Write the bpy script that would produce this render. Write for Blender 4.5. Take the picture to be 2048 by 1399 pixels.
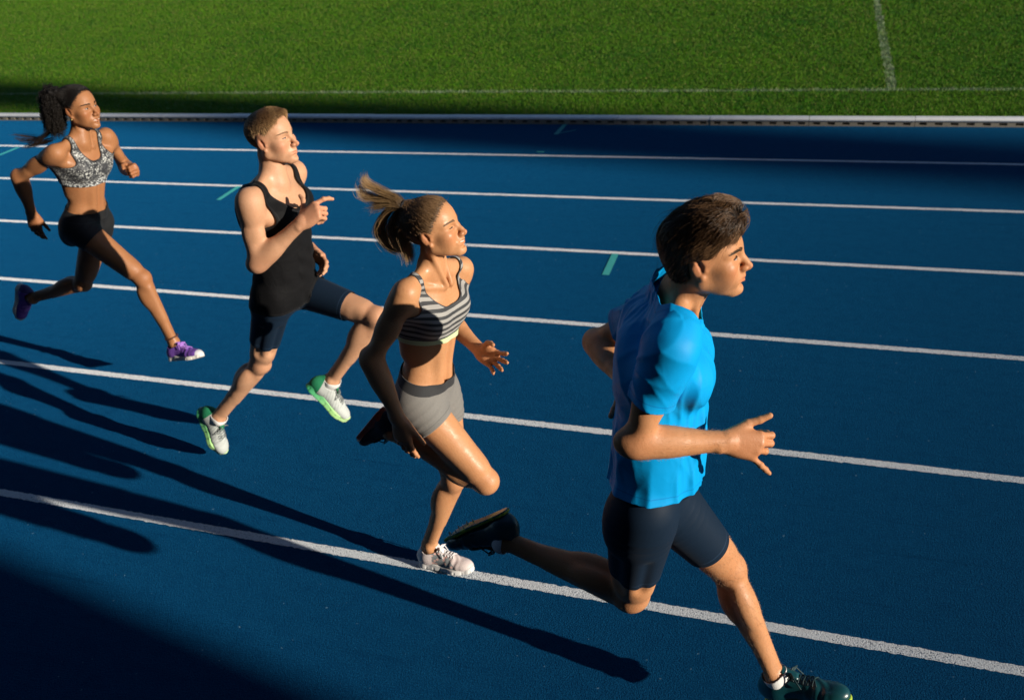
import bpy, math, random, time
import numpy as np

for _o in list(bpy.data.objects):
    bpy.data.objects.remove(_o)
T0 = time.time()
scene = bpy.context.scene
rng = np.random.default_rng(7)
random.seed(7)

# ------------------------------------------------------------------ camera
CAM_H = 2.676
PITCH, ROLL, YAW = math.radians(29.275), math.radians(5.263), math.radians(-20.568)
_f0 = np.array([math.sin(YAW), math.cos(YAW), 0.0]); _r0 = np.array([math.cos(YAW), -math.sin(YAW), 0.0])
_fw = _f0 * math.cos(PITCH) + np.array([0, 0, -math.sin(PITCH)])
_dn0 = -(_f0 * math.sin(PITCH) + np.array([0, 0, math.cos(PITCH)]))
_r = _r0 * math.cos(ROLL) + _dn0 * math.sin(ROLL)
_dn = -_r0 * math.sin(ROLL) + _dn0 * math.cos(ROLL)
from mathutils import Matrix, Vector
cd = bpy.data.cameras.new("camera")
cam = bpy.data.objects.new("camera", cd)
scene.collection.objects.link(cam)
m = Matrix.Identity(4)
for i in range(3):
    m[i][0] = _r[i]; m[i][1] = -_dn[i]; m[i][2] = -_fw[i]
m[0][3], m[1][3], m[2][3] = 0.0, 0.0, CAM_H
cam.matrix_world = m
cd.sensor_width = 36.0
cd.sensor_fit = 'HORIZONTAL'
cd.lens = 1760.94 / 2048 * 36.0
cd.clip_start = 0.05
cd.clip_end = 2000
scene.camera = cam
cd.dof.use_dof = True; cd.dof.focus_distance = 2.6; cd.dof.aperture_fstop = 4.0

# ------------------------------------------------------------------ light
SUN_EL, SUN_AZ = math.radians(14.5), math.radians(-10.0)     # azimuth counted from +X towards +Y
w = bpy.data.worlds.new("World"); scene.world = w; w.use_nodes = True
wn = w.node_tree.nodes; wl = w.node_tree.links
wn.clear()
sky = wn.new("ShaderNodeTexSky"); sky.sky_type = 'NISHITA'; sky.sun_disc = False
sky.sun_elevation = SUN_EL
sky.sun_rotation = math.pi / 2 - SUN_AZ                        # Blender counts from +Y clockwise
sky.air_density = 0.8; sky.dust_density = 0.3; sky.ozone_density = 3.0
bg = wn.new("ShaderNodeBackground"); bg.inputs[1].default_value = 0.05
wo = wn.new("ShaderNodeOutputWorld")
wl.new(sky.outputs[0], bg.inputs[0]); wl.new(bg.outputs[0], wo.inputs[0])
sd = bpy.data.lights.new("sun", 'SUN'); sd.energy = 5.0; sd.angle = math.radians(0.5); sd.color = (1.0, 0.91, 0.77)
sun = bpy.data.objects.new("sun", sd); scene.collection.objects.link(sun)
sun_dir = Vector((math.cos(SUN_EL) * math.cos(SUN_AZ), math.cos(SUN_EL) * math.sin(SUN_AZ), math.sin(SUN_EL)))
sun.rotation_euler = sun_dir.to_track_quat('Z', 'Y').to_euler()
sun.location = (12, -3, 8)
scene.view_settings.view_transform = 'Standard'
scene.view_settings.look = 'None'
scene.view_settings.exposure = 0.45
scene.view_settings.gamma = 1.0
scene.view_settings.use_curve_mapping = False
scene.render.engine = 'CYCLES'
scene.cycles.use_denoising = True
scene.cycles.max_bounces = 6

# ------------------------------------------------------------------ small helpers
def link(o, parent=None):
    scene.collection.objects.link(o)
    if parent is not None:
        o.parent = parent
    return o

def mesh_obj(name, V, F, mat=None, parent=None, attrs=None, smooth=True, origin=None):
    """One mesh object from numpy arrays; F may be quads or triangles or a list of polygons."""
    V = np.asarray(V, np.float32)
    if origin is None:
        origin = np.array(parent_origin(parent), np.float32)
    me = bpy.data.meshes.new(name)
    Vl = V - np.asarray(origin, np.float32)
    if isinstance(F, np.ndarray):
        n = F.shape[1]
        me.vertices.add(len(Vl)); me.vertices.foreach_set("co", Vl.ravel())
        me.loops.add(F.size); me.loops.foreach_set("vertex_index", F.astype(np.int32).ravel())
        me.polygons.add(len(F)); me.polygons.foreach_set("loop_start", np.arange(0, F.size, n, dtype=np.int32))
        me.update(calc_edges=True)
    else:
        me.from_pydata([tuple(v) for v in Vl], [], F)
    if smooth:
        me.polygons.foreach_set("use_smooth", np.ones(len(me.polygons), bool))
    for k, a in (attrs or {}).items():
        a = np.asarray(a, np.float32)
        if a.ndim == 1:
            at = me.attributes.new(k, 'FLOAT', 'POINT'); at.data.foreach_set("value", a)
        else:
            at = me.attributes.new(k, 'FLOAT_VECTOR', 'POINT'); at.data.foreach_set("vector", a.ravel())
    if mat is not None:
        for mm in (mat if isinstance(mat, (list, tuple)) else [mat]):
            me.materials.append(mm)
    me.validate()
    o = bpy.data.objects.new(name, me)
    link(o, parent)
    if parent is None:
        o.location = [float(x) for x in origin]
    return o

_ORI = {}
def parent_origin(p):
    q = p
    while q is not None:
        if q.name in _ORI:
            return _ORI[q.name]
        if q.parent is None:
            return tuple(q.location)
        q = q.parent
    return (0.0, 0.0, 0.0)

def nrm(v):
    v = np.asarray(v, float)
    return v / (np.linalg.norm(v) + 1e-12)

# ------------------------------------------------------------------ node helpers
def new_mat(name):
    mt = bpy.data.materials.new(name); mt.use_nodes = True
    nt = mt.node_tree; nt.nodes.clear()
    out = nt.nodes.new("ShaderNodeOutputMaterial")
    b = nt.nodes.new("ShaderNodeBsdfPrincipled")
    nt.links.new(b.outputs[0], out.inputs[0])
    return mt, nt, b

def N(nt, typ, **kw):
    n = nt.nodes.new(typ)
    for k, v in kw.items():
        if k.startswith("_"):
            setattr(n, k[1:], v)
        else:
            key = int(k[1:]) if k[0] == "i" and k[1:].isdigit() else k.replace("__", " ")
            n.inputs[key].default_value = v
    return n

def mixc(nt, fac, a, b):
    n = nt.nodes.new("ShaderNodeMix"); n.data_type = 'RGBA'
    for sock, val in ((n.inputs[0], fac), (n.inputs[6], a), (n.inputs[7], b)):
        if isinstance(val, bpy.types.NodeSocket):
            nt.links.new(val, sock)
        elif isinstance(val, (int, float)):
            sock.default_value = val
        else:
            sock.default_value = (*val, 1)
    return n.outputs[2]

def mth(nt, op, a, b=None, c=None):
    n = nt.nodes.new("ShaderNodeMath"); n.operation = op
    for i, val in enumerate((a, b, c)):
        if val is None:
            continue
        if isinstance(val, bpy.types.NodeSocket):
            nt.links.new(val, n.inputs[i])
        else:
            n.inputs[i].default_value = val
    return n.outputs[0]

def ramp(nt, fac, stops):
    n = nt.nodes.new("ShaderNodeValToRGB")
    el = n.color_ramp.elements
    while len(el) < len(stops):
        el.new(0.5)
    for e, (p, c) in zip(el, stops):
        e.position = p; e.color = (*c, 1) if len(c) == 3 else c
    nt.links.new(fac, n.inputs[0])
    return n.outputs[0]

def noise(nt, vec, scale, detail=3, rough=0.5, out=0):
    n = nt.nodes.new("ShaderNodeTexNoise")
    n.inputs["Scale"].default_value = scale; n.inputs["Detail"].default_value = detail
    n.inputs["Roughness"].default_value = rough
    if vec is not None:
        nt.links.new(vec, n.inputs["Vector"])
    return n.outputs[out]

def bump(nt, bsdf, height, strength, dist, prev=None):
    n = nt.nodes.new("ShaderNodeBump")
    n.inputs["Strength"].default_value = strength; n.inputs["Distance"].default_value = dist
    nt.links.new(height, n.inputs["Height"])
    if prev is not None:
        nt.links.new(prev, n.inputs["Normal"])
    if bsdf is not None:
        nt.links.new(n.outputs[0], bsdf.inputs["Normal"])
    return n.outputs[0]

def geo_pos(nt):
    return nt.nodes.new("ShaderNodeNewGeometry").outputs["Position"]

def attr(nt, name, out="Vector"):
    n = nt.nodes.new("ShaderNodeAttribute"); n.attribute_name = name
    return n.outputs[out]

def sepxyz(nt, v):
    n = nt.nodes.new("ShaderNodeSeparateXYZ"); nt.links.new(v, n.inputs[0])
    return n.outputs

# ------------------------------------------------------------------ signed-distance modelling kit
# A primitive is (kind, data, k, sign).  Points are joined with a polynomial smooth minimum, and the
# zero surface is extracted with surface nets on a grid that is finer round the head and the hands.
def rc(a, b, r1, r2, k=0.02, flat=None, s=1.0, sign=1):
    return ('rc', (np.asarray(a, float), np.asarray(b, float), r1, r2, None if flat is None else nrm(flat), s), k, sign)

def el(c, axes, r, k=0.02, sign=1):
    return ('el', (np.asarray(c, float), np.asarray(axes, float), np.asarray(r, float)), k, sign)

I3 = np.eye(3)
def sph(c, r, k=0.02, sign=1):
    return el(c, I3, (r, r, r), k, sign)

def prim_box(p):
    kind, d, k, _ = p
    if kind == 'rc':
        a, b, r1, r2 = d[0], d[1], d[2], d[3]
        r = max(r1, r2)
        return np.minimum(a, b) - r, np.maximum(a, b) + r
    c, ax, r = d
    e = np.abs(ax.T) @ r
    return c - e, c + e

def prim_eval(p, X, Y, Z):
    kind, d, k, _ = p
    if kind == 'rc':
        a, b, r1, r2, fl, s = d
        ba = b - a; L2 = max(ba @ ba, 1e-12)
        px, py, pz = X - a[0], Y - a[1], Z - a[2]
        t = np.clip((px * ba[0] + py * ba[1] + pz * ba[2]) / L2, 0, 1)
        qx, qy, qz = px - t * ba[0], py - t * ba[1], pz - t * ba[2]
        q2 = qx * qx + qy * qy + qz * qz
        if fl is not None:
            qn = qx * fl[0] + qy * fl[1] + qz * fl[2]
            q2 = q2 + (s * s - 1) * qn * qn
        return np.sqrt(np.maximum(q2, 1e-14)) - (r1 + (r2 - r1) * t)
    c, ax, r = d
    px, py, pz = X - c[0], Y - c[1], Z - c[2]
    k0 = 0; k1 = 0
    for i in range(3):
        q = (px * ax[i, 0] + py * ax[i, 1] + pz * ax[i, 2]) / r[i]
        k0 = k0 + q * q; k1 = k1 + (q / r[i]) ** 2
    k0 = np.sqrt(k0) + 1e-9
    return k0 * (k0 - 1) / (np.sqrt(k1) + 1e-9)

def smin(a, b, k):
    h = np.maximum(k - np.abs(a - b), 0) / k
    return np.minimum(a, b) - h * h * k * 0.25

def smax(a, b, k):
    return -smin(-a, -b, k)

def eval_points(prims, P, init=1.0):
    d = np.full(len(P), init)
    for p in prims:
        e = prim_eval(p, P[:, 0], P[:, 1], P[:, 2])
        d = smin(d, e, p[2]) if p[3] > 0 else smax(d, -e, p[2])
    return d

def axis_coords(lo, hi, fine, h, hf):
    out = [lo]
    x = lo
    while x < hi:
        st = h
        for a, b in fine:
            if a <= x < b:
                st = hf
        for a, b in fine:
            if st == h and x < a < x + h:
                st = max(a - x, hf)
        x += st; out.append(x)
    return np.array(out)

class Field:
    def __init__(self, lo, hi, h, fine=(), hf=None):
        hf = hf or h
        self.c = [axis_coords(lo[i], hi[i], [(f[0][i], f[1][i]) for f in fine], h, hf) for i in range(3)]
        self.D = np.full([len(c) for c in self.c], 0.5, np.float32)
    def box(self, lo, hi):
        return tuple(slice(int(np.searchsorted(c, l)), int(np.searchsorted(c, u))) for c, l, u in zip(self.c, lo, hi))
    def grid(self, b):
        return (self.c[0][b[0]][:, None, None].astype(np.float32), self.c[1][b[1]][None, :, None].astype(np.float32),
                self.c[2][b[2]][None, None, :].astype(np.float32))
    def add(self, p, pad=0.03):
        lo, hi = prim_box(p)
        q = p[2] + pad
        b = self.box(lo - q, hi + q)
        if any(s.stop <= s.start for s in b):
            return
        e = prim_eval(p, *self.grid(b)).astype(np.float32)
        self.D[b] = smin(self.D[b], e, p[2]) if p[3] > 0 else smax(self.D[b], -e, p[2])
    def group(self, prims, joint, rad, kmax, kmin=0.004, pad=0.03):
        """Build a limb by itself, then join it: a soft blend near its joint, a crease elsewhere."""
        los, his = zip(*[prim_box(p) for p in prims])
        lo = np.min(los, 0) - kmax - pad; hi = np.max(his, 0) + kmax + pad
        b = self.box(lo, hi)
        sub = Field.__new__(Field)
        sub.c = [self.c[i][b[i]] for i in range(3)]
        sub.D = np.full([len(c) for c in sub.c], 0.5, np.float32)
        for p in prims:
            sub.add(p, pad)
        X, Y, Z = sub.grid(tuple(slice(0, len(c)) for c in sub.c))
        r = np.sqrt((X - joint[0]) ** 2 + (Y - joint[1]) ** 2 + (Z - joint[2]) ** 2)
        k = kmin + (kmax - kmin) * np.clip(1.6 * (1 - r / rad), 0, 1)
        self.D[b] = smin(self.D[b], sub.D, k.astype(np.float32))

    def nets(self, level=0.0):
        D = self.D - np.float32(level)
        ins = D < 0
        s = ins.astype(np.uint8)
        c = s[:-1, :-1, :-1].copy()
        for i, j, k in ((1,0,0),(0,1,0),(0,0,1),(1,1,0),(1,0,1),(0,1,1),(1,1,1)):
            c += s[i:s.shape[0]-1+i, j:s.shape[1]-1+j, k:s.shape[2]-1+k]
        act = (c > 0) & (c < 8)
        cs = act.shape
        flat = np.flatnonzero(act)
        ix, iy, iz = np.unravel_index(flat, cs)
        corners = [(a, b, d) for a in (0, 1) for b in (0, 1) for d in (0, 1)]
        val = np.stack([D[ix + a, iy + b, iz + d] for a, b, d in corners], 1).astype(np.float64)
        lo = np.stack([self.c[0][ix], self.c[1][iy], self.c[2][iz]], 1)
        st = np.stack([self.c[0][ix + 1], self.c[1][iy + 1], self.c[2][iz + 1]], 1) - lo
        acc = np.zeros((len(flat), 3)); cnt = np.zeros(len(flat))
        for a in range(8):
            for bit in (4, 2, 1):
                b = a | bit
                if b == a:
                    continue
                m_ = (val[:, a] < 0) != (val[:, b] < 0)
                t = np.where(m_, val[:, a] / np.where(m_, val[:, a] - val[:, b], 1), 0)
                pa = np.array(corners[a], float)
                pos = np.repeat(pa[None], len(flat), 0)
                axis = {4: 0, 2: 1, 1: 2}[bit]
                pos[:, axis] = t
                acc += pos * m_[:, None]; cnt += m_
        V = lo + st * acc / cnt[:, None]
        Fq = []
        for axis in range(3):
            o = [slice(None)] * 3; p_ = [slice(None)] * 3
            o[axis] = slice(0, -1); p_[axis] = slice(1, None)
            a0 = ins[tuple(o)]; a1 = ins[tuple(p_)]
            e = np.nonzero(a0 != a1)
            e = list(e)
            u, v = [(1, 2), (2, 0), (0, 1)][axis]
            ok = (e[u] > 0) & (e[v] > 0) & (e[u] < cs[u]) & (e[v] < cs[v])
            e = [x[ok] for x in e]
            up = a0[tuple(e)]
            def idx(du, dv):
                q = [x.copy() for x in e]
                q[u] = q[u] - du; q[v] = q[v] - dv
                return np.searchsorted(flat, np.ravel_multi_index(q, cs))
            i00, i10, i11, i01 = idx(1, 1), idx(0, 1), idx(0, 0), idx(1, 0)
            f = np.stack([i00, i10, i11, i01], 1)
            f[~up] = f[~up][:, ::-1]
            Fq.append(f)
        return V, np.concatenate(Fq)

def smooth_mesh(V, F, it=1, lam=0.5):
    n = len(V)
    a = np.concatenate([F[:, 0], F[:, 1], F[:, 2], F[:, 3]]); b = np.concatenate([F[:, 1], F[:, 2], F[:, 3], F[:, 0]])
    cnt = np.maximum(np.bincount(a, minlength=n) + np.bincount(b, minlength=n), 1)
    for _ in range(it):
        for l in (lam, -lam * 1.04):
            S = np.stack([np.bincount(a, V[b, i], n) + np.bincount(b, V[a, i], n) for i in range(3)], 1)
            V = V + l * (S / cnt[:, None] - V)
    return V

def vnormals(V, F):
    fn = np.cross(V[F[:, 2]] - V[F[:, 0]], V[F[:, 3]] - V[F[:, 1]])
    n = np.stack([sum(np.bincount(F[:, j], fn[:, i], len(V)) for j in range(4)) for i in range(3)], 1)
    return n / (np.linalg.norm(n, axis=1, keepdims=True) + 1e-12)

def bounds(prims, pad):
    los, his = zip(*[prim_box(p) for p in prims])
    return np.min(los, 0) - pad, np.max(his, 0) + pad

def sheet(field, level, region, it=2):
    """Open cloth: the surface at distance `level`, kept where region(P) < 0, its rim snapped to region = 0."""
    V, F = field.nets(level)
    V = smooth_mesh(V, F, 1)
    R = region(V)
    keep = (R[F] < 0).any(1)
    F = F[keep]
    used = np.unique(F); mp = np.full(len(V), -1); mp[used] = np.arange(len(used))
    V = V[used]; F = mp[F]; R = R[used]
    nv = vnormals(V, F)
    edge = R > 0
    # vertices just inside that touch no outside vertex stay; outside ones slide back onto the rim
    for _ in range(4):
        P = V[edge]
        if len(P) == 0:
            break
        r0 = region(P); e = 1e-4
        g = np.stack([(region(P + np.eye(3)[i] * e) - r0) / e for i in range(3)], 1)
        nn = nv[edge]
        g = g - nn * (g * nn).sum(1, keepdims=True)
        step = -r0[:, None] * g / np.maximum((g * g).sum(1, keepdims=True), 0.05)
        ln = np.linalg.norm(step, axis=1, keepdims=True)
        V[edge] = P + step * np.minimum(1, 0.008 / np.maximum(ln, 1e-9))
    return V, F

def hair_curves(name, paths, radii, mat, parent):
    """paths: (n, p, 3) world points; radii: (n, p)."""
    n, p, _ = paths.shape
    hc = bpy.data.hair_curves.new(name)
    hc.add_curves([p] * n)
    org = np.array(parent_origin(parent))
    hc.position_data.foreach_set("vector", (paths - org).astype(np.float32).ravel())
    at = hc.attributes.get("radius") or hc.attributes.new("radius", 'FLOAT', 'POINT')
    at.data.foreach_set("value", radii.astype(np.float32).ravel())
    hc.materials.append(mat)
    o = bpy.data.objects.new(name, hc)
    link(o, parent)
    return o

def tube(paths, radius, sides=6):
    """Tubes along polylines, one mesh (V, F)."""
    V, F = [], []
    off = 0
    for P in paths:
        P = np.asarray(P, float); n = len(P)
        tg = np.gradient(P, axis=0); tg /= np.linalg.norm(tg, axis=1, keepdims=True) + 1e-12
        ref = np.array([0.3, 0.2, 1.0])
        u = np.cross(tg, ref); u /= np.linalg.norm(u, axis=1, keepdims=True) + 1e-12
        v = np.cross(tg, u)
        a = np.arange(sides) * 2 * math.pi / sides
        R = radius if np.ndim(radius) else np.full(n, radius)
        ring = P[:, None] + R[:, None, None] * (np.cos(a)[None, :, None] * u[:, None] + np.sin(a)[None, :, None] * v[:, None])
        V.append(ring.reshape(-1, 3))
        for i in range(n - 1):
            for j in range(sides):
                F.append([off + i * sides + j, off + i * sides + (j + 1) % sides, off + (i + 1) * sides + (j + 1) % sides, off + (i + 1) * sides + j])
        off += n * sides
    return np.concatenate(V), np.array(F)
# ------------------------------------------------------------------ the setting
LANE = 1.22 * 0.945          # lane pitch
KERB_Y = 9.46                # track-side face of the kerb

def track_material():
    mt, nt, b = new_mat("track_rubber")
    p = geo_pos(nt)
    big = noise(nt, p, 0.7, 4, 0.6)
    mid = noise(nt, p, 14, 3, 0.6)
    fine = noise(nt, p, 230, 2, 0.7)
    vor = nt.nodes.new("ShaderNodeTexVoronoi"); vor.inputs["Scale"].default_value = 160
    nt.links.new(p, vor.inputs["Vector"])
    c = mixc(nt, big, (0.0006, 0.025, 0.086), (0.0008, 0.032, 0.104))
    c = mixc(nt, ramp(nt, fine, [(0.42, (0, 0, 0)), (0.70, (1, 1, 1))]), c, (0.006, 0.090, 0.215))
    c = mixc(nt, ramp(nt, noise(nt, p, 105, 3, 0.75), [(0.52, (0, 0, 0)), (0.72, (0.75, 0.75, 0.75))]), c, (0.008, 0.085, 0.19))
    c = mixc(nt, ramp(nt, noise(nt, p, 88, 3, 0.75), [(0.54, (0, 0, 0)), (0.72, (0.7, 0.7, 0.7))]), c, (0.0004, 0.012, 0.045))
    c = mixc(nt, mth(nt, 'MULTIPLY', ramp(nt, mid, [(0.45, (0, 0, 0)), (0.75, (1, 1, 1))]), 0.35), c, (0.0006, 0.024, 0.085))
    spk = noise(nt, p, 42, 1, 0.5)
    c = mixc(nt, ramp(nt, spk, [(0.765, (0, 0, 0)), (0.79, (0.8, 0.8, 0.8))]), c, (0.10, 0.20, 0.30))
    # scuffs along the running direction, worn lane middles, a few pale stains
    mp = nt.nodes.new("ShaderNodeMapping"); mp.inputs["Scale"].default_value = (1.2, 26, 1); nt.links.new(p, mp.inputs[0])
    scuff = noise(nt, mp.outputs[0], 1.0, 5, 0.7)
    c = mixc(nt, mth(nt, 'MULTIPLY', ramp(nt, scuff, [(0.56, (0, 0, 0)), (0.70, (1, 1, 1))]), 0.30), c, (0.004, 0.065, 0.17))
    c = mixc(nt, mth(nt, 'MULTIPLY', ramp(nt, scuff, [(0.30, (1, 1, 1)), (0.42, (0, 0, 0))]), 0.40), c, (0.0006, 0.020, 0.070))
    st_ = noise(nt, p, 1.9, 6, 0.75)
    c = mixc(nt, mth(nt, 'MULTIPLY', ramp(nt, st_, [(0.60, (0, 0, 0)), (0.72, (1, 1, 1))]), 0.35), c, (0.006, 0.062, 0.15))
    c = mixc(nt, mth(nt, 'MULTIPLY', ramp(nt, noise(nt, p, 6.5, 5, 0.8), [(0.66, (0, 0, 0)), (0.75, (1, 1, 1))]), 0.30), c, (0.012, 0.07, 0.15))
    nt.links.new(c, b.inputs["Base Color"])
    b.inputs["Roughness"].default_value = 0.85
    b.inputs["Specular IOR Level"].default_value = 0.03
    b.inputs["Diffuse Roughness"].default_value = 1.0
    b.inputs["Sheen Weight"].default_value = 0.09; b.inputs["Sheen Roughness"].default_value = 0.6; b.inputs["Sheen Tint"].default_value = (0.0, 0.40, 0.90, 1)
    n1 = bump(nt, None, vor.outputs["Distance"], 0.45, 0.003)
    bump(nt, b, fine, 0.6, 0.003, n1)
    return mt

def paint_material(name, col, wear):
    """Line paint on granules: the blue shows through where it is worn off the low spots."""
    mt, nt, b = new_mat(name)
    p = geo_pos(nt)
    g = noise(nt, p, 150, 2, 0.75)
    g2 = noise(nt, p, 3.0, 3, 0.6)
    f = mth(nt, 'ADD', g, mth(nt, 'MULTIPLY', g2, 0.25))
    m = ramp(nt, f, [(wear, (0, 0, 0)), (wear + 0.09, (1, 1, 1))])
    dirt = mixc(nt, noise(nt, p, 60, 2, 0.6), col, tuple(x * 0.72 for x in col))
    c = mixc(nt, m, (0.03, 0.07, 0.15), dirt)
    nt.links.new(c, b.inputs["Base Color"])
    b.inputs["Roughness"].default_value = 0.7
    b.inputs["Diffuse Roughness"].default_value = 1.0
    n1 = bump(nt, None, g, 0.9, 0.004)
    bump(nt, b, noise(nt, p, 300, 1), 0.4, 0.002, n1)
    return mt

def strip(name, x0, x1, y0, y1, z, mat, n=1, wob=0.0):
    xs = np.linspace(x0, x1, n + 1)
    V = [(x, (y0 if s == 0 else y1) + (rng.normal(0, wob) if wob else 0), z) for x in xs for s in (0, 1)]
    F = np.array([[2 * i, 2 * i + 2, 2 * i + 3, 2 * i + 1] for i in range(n)])
    return mesh_obj(name, V, F, mat, None, smooth=False, origin=((x0 + x1) / 2, (y0 + y1) / 2, z))

M_TRACK = track_material()
M_LINE = paint_material("lane_paint_white", (0.80, 0.84, 0.88), 0.46)
M_TEAL = paint_material("relay_paint_teal", (0.05, 0.42, 0.42), 0.40)

# one ground sheet out to the horizon, the rubber track and the grass lying on it
def ground_material():
    mt, nt, b = new_mat("ground_earth")
    p = geo_pos(nt)
    c = mixc(nt, noise(nt, p, 0.3, 4), (0.05, 0.07, 0.025), (0.09, 0.09, 0.05))
    nt.links.new(c, b.inputs["Base Color"]); b.inputs["Roughness"].default_value = 0.95
    return mt
g = strip("ground", -500, 500, -500, 500, -0.02, ground_material()); g['kind'] = 'structure'
tr = strip("running_track", -70, 60, -0.4, KERB_Y + 0.35, 0.0, M_TRACK, 1); tr['kind'] = 'structure'
for k in range(1, 8):
    yc = KERB_Y - LANE * k + 0.024
    o = strip("lane_line", -60, 50, yc - 0.024, yc + 0.024, 0.0015, M_LINE, 8800 if k > 3 else 2200, 0.0016)
    o['kind'] = 'structure'
# relay-zone dashes: short strokes across a lane
for (x0, y0, x1, y1, wd) in ((-1.355, 6.005, -1.345, 5.625, 0.052), (-5.44, 7.17, -5.42, 6.78, 0.05), (-9.38, 8.27, -9.37, 7.95, 0.05),
                             (-2.67, 9.46, -2.67, 9.07, 0.05), (-2.66, 9.10, -2.49, 9.24, 0.016), (-2.70, 8.45, -2.62, 8.45, 0.03), (-13.3, 9.40, -13.3, 9.0, 0.05)):
    d = nrm((x1 - x0, y1 - y0, 0)); s = np.array([-d[1], d[0], 0]) * wd / 2
    A, B = np.array([x0, y0, 0.0025]), np.array([x1, y1, 0.0025])
    o = mesh_obj("relay_mark", [A - s, B - s, B + s, A + s], np.array([[0, 1, 2, 3]]), M_TEAL, None, smooth=False, origin=A)
    o['kind'] = 'structure'

# --- aluminium kerb: one-metre sections, white rounded rail on a slotted foot
def kerb_materials():
    mt, nt, b = new_mat("kerb_white_paint")
    p = geo_pos(nt)
    c = mixc(nt, ramp(nt, noise(nt, p, 9, 5, 0.7), [(0.42, (0, 0, 0)), (0.8, (1, 1, 1))]), (0.92, 0.93, 0.94), (0.76, 0.76, 0.75))
    c = mixc(nt, ramp(nt, noise(nt, p, 30, 3, 0.6), [(0.66, (0, 0, 0)), (0.72, (0.7, 0.7, 0.7))]), c, (0.28, 0.27, 0.24))
    nt.links.new(c, b.inputs["Base Color"]); b.inputs["Roughness"].default_value = 0.45
    m2, nt, b2 = new_mat("kerb_foot_beige")
    p = geo_pos(nt)
    c = mixc(nt, noise(nt, p, 22, 4, 0.7), (0.40, 0.36, 0.28), (0.24, 0.21, 0.17))  # mottled beige, browner in random spots
    nt.links.new(c, b2.inputs["Base Color"]); b2.inputs["Roughness"].default_value = 0.7
    m3, nt, b3 = new_mat("kerb_slot_shade")
    b3.inputs["Base Color"].default_value = (0.02, 0.022, 0.02, 1); b3.inputs["Roughness"].default_value = 0.9
    return mt, m2, m3
M_KERB, M_FOOT, M_SLOT = kerb_materials()

def prof_extrude(prof, x0, x1):
    n = len(prof)
    V = [(x0, y, z) for y, z in prof] + [(x1, y, z) for y, z in prof]
    F = [[i, (i + 1) % n, n + (i + 1) % n, n + i] for i in range(n)]
    V = V + V
    F += [list(range(2 * n, 3 * n))[::-1], list(range(3 * n, 4 * n))]
    return V, F

def boxes(lst):
    V, F = [], []
    for (x0, x1, y0, y1, z0, z1) in lst:
        o = len(V)
        V += [(x, y, z) for x in (x0, x1) for y in (y0, y1) for z in (z0, z1)]
        F += [[o + i for i in f] for f in ((0, 1, 3, 2), (4, 6, 7, 5), (0, 4, 5, 1), (2, 3, 7, 6), (0, 2, 6, 4), (1, 5, 7, 3))]
    return V, F

kerb = bpy.data.objects.new("kerb", None); link(kerb); kerb.location = (0, KERB_Y, 0)
kerb['kind'] = 'structure'; kerb['label'] = 'white slotted kerb rail between the blue track and the grass'
L = 0.995
prof = [(-.001, .050), (-.001, .066), (.002, .073), (.008, .078), (.016, .081), (.036, .083), (.056, .0835), (.078, .083), (.096, .081), (.104, .077), (.110, .070), (.111, .050)]
rV, rF = prof_extrude(prof, 0.0, L)
fb = [(0.0, L, 0.004, 0.106, 0.0, 0.015), (0.0, L, 0.004, 0.106, 0.039, 0.0499)]
pitch = L / 7
for i in range(8):
    c = i * pitch
    fb.append((max(0, c - 0.036), min(L, c + 0.036), 0.0045, 0.1055, 0.0151, 0.0389))
fV, fF = boxes(fb)
sV, sF = boxes([(0.002, L - 0.002, 0.05, 0.06, 0.001, 0.049)])  # near-black backing, colours in the shade inside the slots
rme = fme = sme = None
for i in range(-32, 20):
    x = i * 1.0 + 0.925
    nm = "kerb_section"
    if rme is None:
        rail = mesh_obj(nm, rV, rF, M_KERB, kerb, smooth=False, origin=(0, 0, 0)); rme = rail.data
        ft = mesh_obj("slotted_foot", fV, fF, M_FOOT, rail, smooth=False, origin=(0, 0, 0)); fme = ft.data
        sl = mesh_obj("slot_shade", sV, sF, M_SLOT, rail, smooth=False, origin=(0, 0, 0)); sme = sl.data
        rme.polygons.foreach_set("use_smooth", [k < len(prof) for k in range(len(rme.polygons))])
    else:
        rail = link(bpy.data.objects.new(nm, rme), kerb)
        ft = link(bpy.data.objects.new("slotted_foot", fme), rail)
        sl = link(bpy.data.objects.new("slot_shade", sme), rail)
    rail.location = (x, rng.normal(0, 0.0015), rng.normal(0, 0.0008))

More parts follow.
